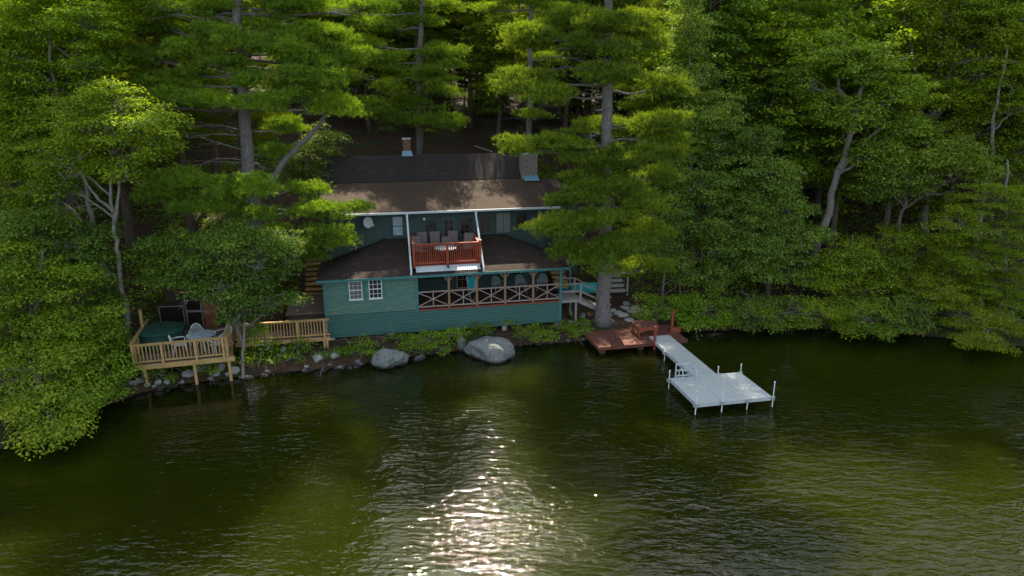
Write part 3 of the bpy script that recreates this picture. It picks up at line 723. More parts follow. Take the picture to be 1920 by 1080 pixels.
# ------------------------------------------------------------------ left deck
ZD = 1.22; A = atz(247,686,ZD); B = atz(440,667,ZD)
DY = math.atan2(B.y-A.y, B.x-A.x); DWd = (B-A).length; DP = 4.3
dk = empty('wooden_deck', (A.x,A.y,0), DY, 'yellow wooden deck on posts over the rocks with table and chairs', 'deck')
dU = Vector((math.cos(DY), math.sin(DY), 0)); dV = Vector((-math.sin(DY), math.cos(DY), 0))
def dw(u, v, z): return Vector((A.x,A.y,0))+dU*u+dV*v+Vector((0,0,z))
m = MB(); n = 30
for k in range(n): m.box(.03,DWd-.25,.02+k*DP/n,.02+(k+1)*DP/n-.008,ZD-.035,ZD)
m.build('deck_floor', M['deck_floor'], dk)
m = MB(); m.box(0,DWd,-.03,.015,ZD-.24,ZD-.01); m.box(0,.045,.017,DP,ZD-.24,ZD-.037); m.box(DWd-.3,DWd-.255,.017,DP,ZD-.24,ZD-.037); m.build('rim_joist', M['deck_wood'], dk)
for px in (272,361,425):
    p = atz(px, 690, 1.0); u = (p-A).dot(dU); q = dw(u,.08,0)
    MB().box(u-.06,u+.06,.02,.14,gz(q.x,q.y)-.3,ZD-.242).build('support_post', M['deck_wood'], dk, bevel=.006)
ups = [.12]+[(atz(px,676,1.3)-A).dot(dU) for px in (307,367,417)]
for u in ups: MB().box(u-.05,u+.05,-.075,.0+.02-.005,ZD-.2,ZD+.90).build('railing_post', M['deck_wood'], dk, bevel=.005)
def rail(m, p, q, z0, n, h=.9, w=.04):
    p = Vector(p); q = Vector(q)
    m.bar(p+Vector((0,0,z0+h-.03)), q+Vector((0,0,z0+h-.03)), .05,.06); m.bar(p+Vector((0,0,z0+.12)), q+Vector((0,0,z0+.12)), .045,.07)
    for i in range(1,n): c = p.lerp(q, i/n); m.box(c.x-w/2,c.x+w/2,c.y-w/2,c.y+w/2,z0+.155,z0+h-.06)
    d = (q-p).normalized()
    m.bar(p+Vector((0,0,z0+h+.018)), q+Vector((0,0,z0+h+.018)), .14,.034)
m = MB(); rail(m,(.06,.04,0),(ups[-1]+.14,.04,0),ZD,26); m.build('front_railing', M['deck_wood'], dk)
m = MB(); rail(m,(.04,.10,0),(.04,DP-.6,0),ZD,26); m.build('side_railing', M['deck_wood'], dk)
m = MB(); rail(m,(DWd-.32,.10,0),(DWd-.32,1.35,0),ZD,9); m.build('side_railing', M['deck_wood'], dk)
MB().box(-.02,.10,2.55,2.67,ZD-.2,ZD+1.75).build('tall_post', M['deck_wood'], dk)
MB().box(DWd-.36,DWd-.24,-.02+.04,.11,ZD-.2,ZD+.9).build('railing_post', M['deck_wood'], dk)
q = dw(DWd-.3,1.4,0)
MB().box(DWd-.36,DWd-.24,1.36,1.48,gz(q.x,q.y)-.3,ZD+1.35).build('tall_post', M['deck_wood'], dk)
# round table and four lattice chairs
TC = atz(377,627,ZD+.73)
tb = empty('round_table', (TC.x,TC.y,ZD+.001), 0, 'round pale blue patio table on the yellow wooden deck', 'table')
MB().lathe([(.03,.70),(.62,.70),(.66,.715),(.65,.735),(.03,.74)],(0,0,0),30).build('tabletop', M['table_top'], tb, smooth=False)
for k in range(4):
    t = .6+k*math.pi/2; MB().tube([(.3*math.cos(t),.3*math.sin(t),.70),(.16*math.cos(t),.16*math.sin(t),.35),(.42*math.cos(t),.42*math.sin(t),0)],[.03,.028,.024],6).build('leg', M['plastic'], tb, smooth=True)
l0 = resin_chair(M['plastic'], '', True); lg = 'white lattice back chairs round the deck table'
for i, (dx, dy, rz, lab) in enumerate(((-.55,.72,.45,'white lattice back chair behind the deck table, beside the green tub'),(.72,.62,-.6,'white lattice back chair behind the deck table, toward the walkway'),
        (-.85,-.40,2.0,'white lattice back chair at the near side of the deck table, toward the tub'),(.85,-.42,-2.2,'white lattice back chair tucked in the front right corner of the deck railing'))):
    put(l0 if i == 0 else copy_tree(l0), (TC.x+dx, TC.y+dy, ZD+.001), rz, lab, lg)
# covered tub
q = atz(300,616,ZD+.85)
tu = empty('covered_tub', (q.x,q.y,ZD+.001), DY, 'round tub under a dark green cover on the wooden deck', 'hot tub')
MB().lathe([(.95,0),(1.0,.05),(1.02,.74),(.98,.76)],(0,0,0),36).build('tub_side', M['green_cover'], tu, smooth=True)
MB().lathe([(1.0,.762),(1.06,.77),(1.06,.85),(.98,.88),(.5,.93),(.02,.95)],(0,0,0),36).build('cover', M['green_cover'], tu, smooth=True)
# small shed with screens and a rust red door
SF = at(300,625,32.6); SX = at(302,600,32.6).x; SX2 = at(412,600,32.9).x; zb = 1.15
sh = empty('garden_shed', (SX,32.5,0), R(8), 'small dark shed with screened openings and a rust red door', 'shed')
w_ = SX2-SX; zt = 3.22
m = MB(); m.box(0,w_,.04,1.9,zb-.6,zb+1.2); m.box(0,w_,1.0,1.9,zb+1.2,zt); m.build('wall', M['dark_wood'], sh)
m = MB(); m.slab([(w_*.40,-.15,zt-.02),(w_+.15,-.15,zt-.02),(w_+.15,2.0,zt+.55),(w_*.40,2.0,zt+.55)],.05); m.build('roof', M['roof_low'], sh)
m = MB(); m.box(w_*.40,w_*.78,-.17,-.152,zt-.10,zt-.03); m.build('roof_beam', M['deck_wood'], sh)
for (a, b, z0, z1) in ((.02,w_*.42,zb+.25,zb+1.25),(w_*.46,w_*.73,zb+.95,zt-.15),(w_*.46,w_*.73,zb+.05,zb+.92)):
    m = MB(); f = .035
    for q in ((a,a+f,z0,z1),(b-f,b,z0,z1),(a+f,b-f,z1-f,z1),(a+f,b-f,z0,z0+f)): m.box(q[0],q[1],-.02,.02,q[2],q[3])
    s_ = m.build('screen', M['grey_wood'], sh); MB().box(a+f*.5,b-f*.5,.0,.006,z0+f*.5,z1-f*.5).build('pane', M['glass'], s_)
m = MB(); m.box(w_*.76,w_*.985,-.06,-.02,zb-.05,zt-.12); m.build('door', M['rust_panel'], sh)

# ------------------------------------------------------------------ walkway from the deck to the cabin
ZW = 1.04; A2 = atz(441,643,ZW); B2 = atz(619,631,ZW); WY = math.atan2(B2.y-A2.y, B2.x-A2.x); WL = (B2-A2).length
wk = empty('wooden_walkway', (A2.x,A2.y,0), WY, 'yellow railed boardwalk between the deck and the cabin corner', 'walkway')
m = MB(); n = 34
for k in range(n): m.box(k*WL/n,(k+1)*WL/n-.008,.02,1.5,ZW-.035,ZW)
m.build('walkway_floor', M['deck_floor'], wk)
MB().box(0,WL,-.03,.018,ZW-.2,ZW-.01).build('rim_joist', M['deck_wood'], wk)
for f in (.04,.33,.66,.945): u = f*WL; MB().box(u-.05,u+.05,-.08,-.035,ZW-.19,ZW+.90).build('railing_post', M['deck_wood'], wk)
m = MB(); rail(m,(0,.04,0),(WL,.04,0),ZW,31); m.build('front_railing', M['deck_wood'], wk)
for u in (WL-.30,WL-.16):
    q = Vector((A2.x+math.cos(WY)*u, A2.y+math.sin(WY)*u, 0)); MB().box(u-.05,u+.05,-.02,.1,gz(q.x,q.y)-.3,ZW-.2).build('support_post', M['deck_wood'], wk)
for u in (.4,WL*.5):
    q = Vector((A2.x+math.cos(WY)*u, A2.y+math.sin(WY)*u, 0)); MB().box(u-.05,u+.05,.3,.4,gz(q.x,q.y)-.3,ZW-.04).build('support_post', M['deck_wood'], wk)
# flat roofed lean-to and the timber steps left of the cabin
u0 = atv(540,575,1.2)[0]
lt = empty('lean_to', hw(-.06,0,0), YAW, 'low lean-to with a flat brown roof against the left side of the cabin', 'lean-to')
zl = 1.95
m = MB(); m.slab([(u0,.55,zl-.08),(-.02,.55,zl-.08),(-.02,2.9,zl+.1),(u0,2.9,zl+.1)],.07); m.build('roof', M['deck_floor'], lt)
m = MB(); m.box(u0+.1,-.1,.75,.82,.4,zl-.16); m.box(u0+.1,u0+.17,.83,2.8,.4,zl-.16); m.build('wall', M['dark_wood'], lt)
ts = empty('timber_steps', hw(-.75,3.6,0), YAW, 'yellowish timber steps climbing the slope left of the cabin', 'steps')
zs = 2.0
for k in range(9):
    m = MB(); m.box(-.55,.55,k*.37,k*.37+.30,zs+k*.19-.14,zs+k*.19); m.build('tread', M['step_wood'], ts)
m = MB(); m.bar((-.6,-.1,zs-.25),(-.6,3.3,zs+1.48),.07,.25); m.bar((.6,-.1,zs-.25),(.6,3.3,zs+1.48),.07,.25); m.build('stringer', M['dark_wood'], ts)

# ------------------------------------------------------------------ right of the cabin: landing and stairs, steps, boat, shed
ps = empty('porch_stairs', hw(W+.06,.15,0), YAW, 'grey wooden landing and stairs going down from the right porch end', 'stairs')
m = MB()
for k in range(8): m.box(.02,1.1,k*.15,k*.15+.142,1.78,1.83)
m.build('landing', M['grey_wood'], ps)
MB().box(.02,1.14,-.05,-.004,1.66,1.82).build('rim_joist', M['grey_wood'], ps)
q = hw(W+.9,.15,0)
for x, y in ((.88,-.02),(.88,1.05)): MB().box(x-.05,x+.05,y,y+.1,gz(q.x,q.y)-.2,1.66).build('support_post', M['grey_wood'], ps)
MB().box(1.06,1.17,-.06,.05,1.66,2.72).build('newel_post', M['grey_wood'], ps); MB().box(1.06,1.17,1.1,1.2,1.66,2.72).build('newel_post', M['grey_wood'], ps)
m = MB(); m.bar((.04,0,2.70),(1.08,0,2.70),.09,.05); m.bar((.04,0,2.28),(1.08,0,2.28),.05,.09); m.bar((1.1,0,2.68),(2.9,0,1.78),.09,.05); m.bar((1.1,0,2.26),(2.9,0,1.36),.05,.09)
m.bar((.04,1.15,2.70),(1.08,1.15,2.70),.09,.05); m.bar((1.1,1.15,2.68),(2.9,1.15,1.78),.09,.05); m.build('railing', M['grey_wood'], ps)
for y in (-.02,1.1):
    m = MB(); m.bar((1.05,y,1.70),(2.95,y,.74),.05,.2); m.build('stringer', M['grey_wood'], ps)
for k in range(6): MB().box(1.12+k*.31,1.12+k*.31+.29,.01,1.07,1.62-k*.158,1.66-k*.158).build('tread', M['white_paint'] if False else M['grey_wood'], ps)
q = at(1092,533,38.6); zg = gz(q.x, q.y)
cn = empty('canoe', (q.x,q.y,max(zg,1.2)), R(4), 'overturned teal boat hull on the bank behind the porch stairs', 'boat')
m = MB(); vs = []; ns = 15; nk = 11
for i in range(ns):
    f = i/(ns-1)*2-1; w2 = .42*(1-abs(f)**2.6)+.015; hh = .42*(1-abs(f)**6*.35)
    for k in range(nk): t = math.pi*k/(nk-1); vs.append((f*1.55, math.cos(t)*w2, .12+hh*math.sin(t)**.8+.10*abs(f)**3*0))
fs = [(i*nk+k, (i+1)*nk+k, (i+1)*nk+k+1, i*nk+k+1) for i in range(ns-1) for k in range(nk-1)]
m.add(vs, fs); h_ = m.build('hull', M['teal_fabric'], cn, smooth=True); so = h_.modifiers.new('thick', 'SOLIDIFY'); so.thickness = .03
m = MB(); m.tube([(-1.5,.06,.12),(-.8,.40,.10),(0,.44,.10),(.8,.40,.10),(1.5,.06,.12)],.025,6); m.tube([(-1.5,-.06,.12),(-.8,-.40,.10),(0,-.44,.10),(.8,-.40,.10),(1.5,-.06,.12)],.025,6); m.build('gunwale', M['grey_wood'], cn)
def steps(name_lab, p0, rz, n, rise, run, wid, mat, zoff=.0):
    t = empty('timber_steps', p0, rz, name_lab, 'steps')
    for k in range(n):
        MB().box(-wid/2,wid/2,k*run,k*run+run*.8,k*rise-.13,k*rise).build('tread', M[mat], t)
    m = MB()
    for s in (-1,1): m.bar((s*(wid/2+.03),-.1,-.2),(s*(wid/2+.03),n*run,n*rise-.2),.05,.22)
    m.build('stringer', M['dark_wood'], t); return t
q = at(1158,544,38.0); s1 = steps('grey timber steps on the slope just past the big shore pine', (q.x,q.y,q.z), R(8), 7, .2, .36, 1.0, 'grey_wood')
MB().box(.52,.60,-.1,.0,-.3,.75).build('post', M['grey_wood'], s1)
q = at(1054,536,37.6); s2 = steps('yellow brown timber steps beside the right end of the porch roof', (q.x,q.y,q.z), YAW, 13, .2, .30, .85, 'step_wood')
m = MB(); m.bar((.5,0,.7),(.5,3.9,3.3),.06,.06); m.bar((.5,.1,-.2),(.5,.1,.72),.06); m.bar((.5,2.0,1.1),(.5,2.0,2.03),.06); m.build('railing', M['grey_wood'], s2)
q = at(1062,500,41.5)
st = empty('storage_shed', (q.x,q.y,0), YAW, 'dark boarded shed between the cabin and the big shore pine', 'shed')
m = MB(); m.clap(0,1.5,0,1.8,5.2,.16,.03); m.box(0,1.5,.05,1.8,1.6,5.2); m.build('wall', M['dark_wood'], st)
m = MB(); m.slab([(-.2,-.25,5.22),(1.7,-.25,5.22),(1.7,2.0,5.7),(-.2,2.0,5.7)],.06); m.build('roof', M['roof_dark'], st)

# ------------------------------------------------------------------ red landing dock
RY = R(13.5); RO = atz(1123,651,.42)
rd = empty('red_dock', (RO.x,RO.y,0), RY, 'worn red plank landing dock against the bank by the pine', 'dock')
m = MB(); n = 32; RW, RD = 4.85, 2.35; rng = np.random.default_rng(3)
for k in range(n): a = k*RW/n; m.box(a,a+RW/n-.012,.0,RD,.37+rng.uniform(-.004,.004),.415+rng.uniform(-.006,.006))
m.build('deck_boards', M['red_dock'], rd)
m = MB(); m.box(0,RW,-.045,-.004,.24,.41); m.box(-.045,-.004,-.045,RD,.24,.41); m.build('rim_joist', M['red_dock'], rd)
for x, y in ((.25,.1),(2.35,.12),(4.5,.12)): MB().box(x-.14,x+.14,y,y+.3,-1.2,.365).build('support_post', M['dark_wood'], rd)
m = MB(); m.box(2.96,3.08,-.06,.06,-.5,1.28); m.build('mooring_post', M['red_post'], rd, bevel=.01)
m = MB(); m.box(4.6,4.72,1.35,1.47,.2,1.55); m.build('mooring_post', M['red_post'], rd, bevel=.01)
m = MB(); m.box(4.5,5.05,1.15,1.35,.36,.62); m.build('curb', M['red_post'], rd)
q = atz(1183,602,.98); bx = Vector((q.x-RO.x,q.y-RO.y,0)); bu_, bv_ = bx.dot(Vector((math.cos(RY),math.sin(RY),0))), bx.dot(Vector((-math.sin(RY),math.cos(RY),0)))
bb = empty('red_bench', (RO.x+math.cos(RY)*bu_-math.sin(RY)*(bv_-.95), RO.y+math.sin(RY)*bu_+math.cos(RY)*(bv_-.95), .422), RY, 'red wooden bench box at the back of the red dock', 'bench')
m = MB()
for k in range(4): m.box(-.02,1.2,k*.25,k*.25+.24,.50,.545)
m.build('seat', M['red_dock'], bb); m = MB(); m.box(.02,1.16,.02,.06,.30,.498); m.box(.02,.06,.062,.96,.30,.498); m.box(1.12,1.16,.062,.96,.30,.498); m.build('apron', M['red_post'], bb)
for x in (.07,1.05):
    for y in (.07,.86): MB().box(x,x+.08,y,y+.08,0,.5).build('leg', M['red_post'], bb)

# ------------------------------------------------------------------ white sectional dock
GY = R(11.5); GO = atz(1305,757,.46)
gd = empty('sectional_dock', (GO.x,GO.y,0), GY, 'pale grey aluminium T shaped dock reaching out into the lake', 'dock')
S = 1.15; SL = 2.58; GL = 7.75
def section(x0, y0, y1, name):
    m = MB(); x1 = x0+S-.02
    n = round((y1-y0)/.145); h = (y1-y0)/n
    for k in range(n): m.box(x0+.03,x1-.03,y0+k*h+.006,y0+(k+1)*h-.006,.43,.46)
    o = m.build(name, M['dock'], gd)
    m = MB(); m.box(x0,x0+.028,y0,y1,.30,.462); m.box(x1-.028,x1,y0,y1,.30,.462); m.box(x0+.028,x1-.028,y0-.03,y0,.30,.462); m.box(x0+.028,x1-.028,y1,y1+.03,.30,.462)
    m.build('frame', M['white_metal'], o)
section(0,0,SL,'side_platform'); section(2*S,0,SL,'side_platform'); section(S,0,SL,'end_platform'); section(S,SL+.06,GL,'gangway')
for (x, y, top) in ((-.03,-.06,1.02),(S-.01,-.07,1.04),(2*S-.01,-.07,1.10),(3*S+.02,-.05,1.14),(3*S+.02,SL+.03,.84),(2*S+.06,SL+.06,.80),(-.05,SL-.05,.86),(S-.06,SL+.14,.66),(S-.06,5.6,.47)):
    m = MB(); m.tube([(x,y,-2.2),(x,y,top)],.023,8); p = m.build('post', M['alu'], gd, smooth=True)
    MB().lathe([(.030,-.05),(.034,0),(.026,.026),(.005,.032)],(x,y,top),8).build('post_cap', M['cap'], p, smooth=True)
    m = MB(); m.lathe([(.05,-.17),(.05,.02)],(x,y,.46),8); m.box(x-.11,x+.11,y+.02,y+.05,.33,.465); m.build('bracket', M['alu'], p)
m = MB(); x0, x1 = .32, .98; y = SL+.02
for x in (x0,x1): m.tube([(x,y+.10,-.5),(x,y+.10,1.08)],.032,6)
for z in (1.06,.76,.50,.2,-.1): m.box(x0,x1,y+.07,y+.13,z-.025,z+.03)
for x in (x0+.12,x1+.10): m.tube([(x,y-.42,.46),(x,y-.42,.72),(x,y-.32,.90),(x,y-.16,.95),(x,y-.02,.86),(x,y+.03,.5)],.026,7)
m.build('ladder', M['white_metal'], gd)
# ================================================================== ROCKS
def rock_mesh(name, seed, sub=3, rough=.22, flat=.7):
    import bmesh
    bm = bmesh.new(); bmesh.ops.create_icosphere(bm, subdivisions=sub, radius=1)
    rng = np.random.default_rng(seed)
    V = np.array([v.co[:] for v in bm.verts])
    K = rng.normal(size=(7,3)); K = K/np.linalg.norm(K,axis=1)[:,None]; off = rng.uniform(.55,.9,7)
    s = np.ones(len(V))
    for k, o in zip(K, off):                       # broken flat faces
        d = V@k; s = np.minimum(s, np.where(d > o, o/np.maximum(d,1e-3), 1))
    for f in (1.7,3.3,6.5,12.0):
        w = rng.normal(size=(3,3)); s = s+rough*.5/f*np.sin(V@w[0]*f+rng.uniform(0,6))*np.sin(V@w[1]*f+rng.uniform(0,6))
    for v, k, c in zip(bm.verts, s, V): v.co = (c[0]*k, c[1]*k, c[2]*k*flat)
    me = bpy.data.meshes.new(name); bm.to_mesh(me); bm.free()
    me.polygons.foreach_set('use_smooth', [True]*len(me.polygons)); return me
def wet_rock(name, c1, c2, c3):
    m = surf(name, c1, c2, .85, 9, (1,1,1), c3, 3.2, .45, .8, 16); nt = m.node_tree; L = nt.links.new
    p = [n for n in nt.nodes if n.type == 'BSDF_PRINCIPLED'][0]; src = p.inputs['Base Color'].links[0].from_socket
    g = N(nt, 'ShaderNodeNewGeometry'); sx = N(nt, 'ShaderNodeSeparateXYZ'); L(g.outputs['Position'], sx.inputs[0])
    nz = N(nt, 'ShaderNodeTexNoise', Scale=3.0, Detail=5.0); L(g.outputs['Position'], nz.inputs['Vector'])
    ad = N(nt, 'ShaderNodeMath', operation='MULTIPLY_ADD'); L(nz.outputs['Fac'], ad.inputs[0]); ad.inputs[1].default_value = -.22; L(sx.outputs[2], ad.inputs[2])
    mr = N(nt, 'ShaderNodeMapRange'); mr.inputs['From Min'].default_value = -.05; mr.inputs['From Max'].default_value = .08; L(ad.outputs[0], mr.inputs[0])
    mx = N(nt, 'ShaderNodeMix', data_type='RGBA'); L(mr.outputs[0], mx.inputs['Factor']); mx.inputs[6].default_value = (.035,.033,.03,1); L(src, mx.inputs[7]); L(mx.outputs[2], p.inputs['Base Color'])
    return m
MW = wet_rock('boulder_granite', (.12,.137,.13), (.225,.25,.24), (.09,.105,.08))
ROCKS = [rock_mesh('rock', 40+i) for i in range(6)]
def rock(px, py, wpx, hpx, label, group=None, big=False, zc=None, mat=None, flatz=None, Y=None, name='rock', idx=None, rz=None):
    p = atz(px, py+hpx*.5, 0) if Y is None else at(px, py, Y)
    k = ppm(p); rx = wpx/k/2
    zg = max(gz(p.x, p.y+rx*.4), -.1) if Y is None else gz(p.x,p.y)
    i = idx if idx is not None else random.randrange(6)
    me = PALE[i] if group else ROCKS[i] if not big else rock_mesh('boulder', 70+int(px), 5, .34)
    o = bpy.data.objects.new(name, me); COL.objects.link(o)
    if not me.materials: me.materials.append(mat or MW)
    rz_ = hpx/k*.5/ (.7)
    o.scale = (rx, rx*random.uniform(.75,1.0), rz_*1.15); o.location = (p.x, p.y+rx*.55, zg+rz_*.28 if zc is None else zc)
    o.rotation_euler = (random.uniform(-.1,.1), random.uniform(-.1,.1), random.uniform(0,6.28) if rz is None else rz)
    return tag(o, label, 'rock', group)
for me in ROCKS: me.materials.append(MW)
MP = wet_rock('shore_granite', (.27,.28,.27), (.46,.48,.46), (.17,.18,.14))
PALE = [rock_mesh('rock', 140+i) for i in range(7)]
for me in PALE: me.materials.append(MP)
rock(727,666,70,44,'big pale rounded boulder at the waterline below the cabin front, further left of two', big=True, zc=.18, name='boulder', rz=.2)
rock(916,651,98,52,'largest grey boulder at the waterline, dark wet band along its foot', big=True, zc=.2, name='boulder', rz=2.9)
rock(866,644,20,30,'upright narrow grey rock beside the largest boulder', big=True, zc=.25, name='boulder')
rock(785,668,26,15,'small dark wet rock between the two big boulders')
rock(671,679,15,9,'small pale rock just beside the paler big boulder')
rock(1129,604,22,16,'pale blue grey rock at the foot of the big shore pine', zc=.5)
rock(1149,607,13,10,'small dark rock behind the left end of the red dock', zc=.45)
ga = 'pale rocks piled below the wooden deck'; la = 'pale rock in the pile at the waterline below the wooden deck'
for px, py, w, h in ((272,718,12,9),(283,713,10,8),(296,722,13,8),(304,715,9,7),(312,720,11,8),(262,726,14,7),(325,722,14,8),(340,716,12,8),(352,709,22,11),(367,703,10,8),(376,700,24,15),(392,697,9,8),(395,710,14,7),(405,706,12,7),(414,699,16,12),(427,703,10,9),(437,699,18,12),(450,705,11,6),(466,705,13,7),(478,702,10,6),(247,730,12,7),(288,727,9,6),(332,728,10,5),(423,711,12,5)):
    rock(px, py, w*1.25, h*1.25, la, ga)
gb = 'pale rocks on the bare bank by the walkway post'; lb = 'pale rock on the bare bank between the deck and the boulders'
for px, py, w, h in ((524,680,9,6),(532,672,13,9),(510,690,8,5),(596,680,20,14),(628,678,14,9),(632,686,14,10),(612,690,9,5),(640,690,10,6),(655,687,9,5),(574,690,9,5),(585,693,8,4),(556,697,8,4),(500,698,10,5)):
    rock(px, py, w*1.2, h*1.2, lb, gb)
SHP = [(444,708),(500,703),(560,697),(620,691),(690,684)]
for k in range(26):
    f = 444+k*9.6+random.uniform(-3,3); y_ = float(np.interp(f, [p[0] for p in SHP], [p[1] for p in SHP]))+random.uniform(-5,1); w = random.choice((7,9,11,14,18))
    rock(f, y_, w, w*random.uniform(.5,.7), lb, gb)
for k in range(10):
    f = 232+k*21+random.uniform(-5,5); y_ = 737-k*2.9+random.uniform(-4,2); w = random.choice((10,12,15,18))
    rock(f, y_, w, w*.62, la, ga)
gd_ = 'small stones at the water edge between the largest boulder and the red dock'; ld_ = 'small stone at the water edge between the largest boulder and the red dock'
for k in range(9):
    f = 975+k*15+random.uniform(-4,4); w = random.choice((7,9,12))
    rock(f, 648-(f-975)*.075+random.uniform(-3,1), w, w*.6, ld_, gd_)
gc = 'flat stones of the rough path above the red dock'; lc = 'flat mossy stone of the rough path above the red dock'
for px, py, w, h, Y in ((1176,555,20,7,38.2),(1190,562,26,7,37.9),(1173,573,22,8,37.5),(1196,573,15,8,37.6),(1188,586,24,6,36.9),(1160,582,22,9,36.6),(1170,592,26,8,36.2),(1209,596,14,6,36.4),(1230,596,16,8,36.6),(1150,572,14,7,37.0),(1205,585,20,7,37.1),(1216,590,12,5,36.8),(1181,600,22,6,35.7),(1146,595,12,8,35.6)):
    rock(px, py, w, h, lc, gc, Y=Y, mat=None)
gl = 'half buried stones on the slope under the porch stairs'; ll = 'half buried stone on the slope under the porch stairs'
for px, py, w, h, Y in ((1094,577,22,14,36.3),(1072,590,10,6,35.6),(1082,596,7,5,35.2),(1069,567,14,10,36.8)):
    rock(px, py, w, h, ll, gl, Y=Y)

# ================================================================== TREES (heroes)
PINE_L = pine('white_pine', 'huge white pine with bare grey trunk overhanging the left side of the cabin', 36.0,
  [(497,600,-1.2),(478,420,-.4),(466,322),(459,240),(453,120),(446,20),(440,-90),(436,-190)],
  [(279,110,43,20,.3),(363,93,45,26,-.6),(357,138,38,16),(443,78,42,22,-1.4),(500,52,50,28,.5),(555,105,58,22,.8),(605,70,55,24,1.5),(580,145,62,24,-.5),(325,180,70,24,-.3),(398,193,48,19,-1.2),(492,198,46,24,-1.6),(622,195,44,26,.6),(513,285,32,13,.8),(540,237,42,15,1.6),
   (343,346,66,24,-3.2),(455,350,58,24,-3.4),(370,390,58,17,-3.6),(300,365,40,16,-3),(478,402,44,18,-2.2),(520,430,28,24,-2.3),(590,398,52,19,-1.6),(668,390,34,9,-1.8),(622,447,50,20,-1.4),(565,474,42,13,-1.2),(577,355,32,14,-.4),
   (450,82,40,20,-1.6),(425,118,40,16,-1.2),(300,150,46,14,.3),(530,95,46,20,-.8),(545,165,50,18,.2),(650,105,44,16,1.2),(400,60,44,18,-.4),(470,150,34,14,-1.2),(560,60,40,16,.2),(620,120,46,18,.8),(250,190,40,14,.2),(420,20,60,20,.6),(560,10,60,20,.5),(330,20,55,14,1.2),(690,15,40,14,1.5),(300,55,40,12,1.8)],
  r0=.42, r1=.14, seed=3, extra_top=(18.3,21.5,4,3.0),
  dead=((460,245,350,238),(460,252,345,262),(462,285,340,255,-1),(463,300,360,310,-.5),(464,310,330,318),(446,40,260,18),(447,45,330,30,-1),(449,62,270,34,.5),(455,150,560,160,-.5),(452,140,410,140,-1),(466,300,500,320,-1)),
  forks=(((500,352,0),(535,300,.4),(572,262,.7),(603,228,1.0),(618,190,1.0)),), base_fix=None)
PINE_R = pine('white_pine', 'tall white pine at the shore whose thick trunk stands behind the red dock', 35.6,
  [(1131,607,0),(1133,540,0),(1136,420),(1138,320),(1139,220),(1139,120),(1141,20),(1142,-90),(1143,-180)],
  [(1078,32,58,20,.6),(1140,42,50,18,-1.2),(1185,40,44,20,.8),(993,70,60,19,.2),(1087,80,27,13,-.8),(1200,88,56,26,.4),(1150,140,52,28,-1.6),(980,148,54,18,.8),(1015,175,64,18,-.2),(1245,165,48,22,.6),(1128,235,50,13,1.0),(965,275,36,18,-.3),(1050,268,52,20,-.2),(1180,292,62,26,-.4),
   (1108,337,43,15,-.4),(1085,372,58,20,-1.0),(1062,424,64,26,-1.8),(1120,410,40,16,-1.9),(1205,385,52,30,-.8),(1210,435,50,18,-.4),(1122,485,54,32,-1.8),(1215,500,44,20,.8),(1160,350,50,18,-.6),(1230,330,40,16,.8),(1070,470,36,16,-1.2),(1165,455,44,18,-1.4),(1238,262,44,22,.4),(1222,232,50,15,.2),(1252,292,38,13,.8),(1242,225,42,18,.6),(1100,300,44,16,-.2),(1150,95,46,18,-1.2),(1110,130,30,12,.6)],
  r0=.42, r1=.13, seed=8, extra_top=(18.3,21.5,4,3.0),
  dead=((1137,130,1010,105,.3),(1138,112,1040,92,-.6),(1138,140,1030,130,-.4),(1138,150,1085,152,-1),(1139,180,1092,176,-.5),(1138,62,1105,60,-.6),(1138,205,1118,210,-.6),(1138,250,1100,262,-1),(1139,262,1220,268,-.6),(1139,100,1190,112,.4)))
PINE_C = pine('white_pine', 'double stemmed pine rising directly behind the brick chimney', 48.5,
  [(783,282),(784,210),(786,120),(790,40),(792,-60)],
  [(680,85,42,13),(700,48,46,11,0),(760,8,46,12,.5),(650,20,36,10,.2),(717,112,50,17,-1),(830,100,44,17,-.5),(845,122,28,10,-1),(810,140,42,17,-1.4),(828,172,34,11,-.8),(735,168,36,20,-1),(675,205,46,24,-2),(742,222,28,24,-1.6),(815,228,54,20,-1.4),(785,40,40,12,.5),(830,10,40,12,.6),(765,195,40,16,0),(640,140,40,16,-1)],
  r0=.26, r1=.12, seed=12, dens=34, forks=(((790,278),(795,200,.3),(803,120,.6)),), extra_top=(21,30.5,7,3.4), blades=6)
PINE_B = pine('white_pine', 'slim pine with brown trunk standing behind the right end of the cabin roof', 50.0,
  [(992,262),(993,190),(994,120),(995,40),(996,-60)], [(1000,215,30,9,-1),(950,160,30,10,-.4),(1030,110,36,14,1),(990,60,44,14),(950,40,36,12,.5),(915,15,30,9,.4),(1040,20,40,14,.5),(985,0,50,16)], r0=.24, r1=.12, seed=14, dens=30, extra_top=(20,30.5,7,3.4), blades=6)
PINE_D = pine('white_pine', 'pine with grey dead lower branches rising through the right hand woods', 46.0,
  [(1484,330),(1487,240),(1490,150),(1495,70),(1500,0),(1503,-70)], [(1400,85,52,13,-.5),(1430,98,46,12,-1.2),(1510,58,44,13,-.6),(1375,105,40,10,-.6),(1462,172,26,9,-1),(1515,80,30,10,-1),(1470,20,50,14),(1540,20,44,14,.4),(1410,40,40,12,1)],
  r0=.26, r1=.12, seed=15, dens=46, extra_top=(20,27,5,3.0), dead=((1490,130,1410,118,-.4),(1489,125,1420,132,-1),(1489,95,1425,80,-.4),(1488,185,1440,195,-.5),(1492,40,1450,45,-.4),(1490,78,1440,72,-1)), blades=6)
PINE_E = pine('white_pine', 'straight thick grey trunked pine at the top edge, above the ash saplings', 49.0,
  [(1333,95),(1338,50),(1345,0),(1350,-80)], [(1380,-20,50,14),(1300,-30,44,14)], r0=.40, r1=.2, seed=17, dens=40, extra_top=(21,27,4,3.0), blades=6)

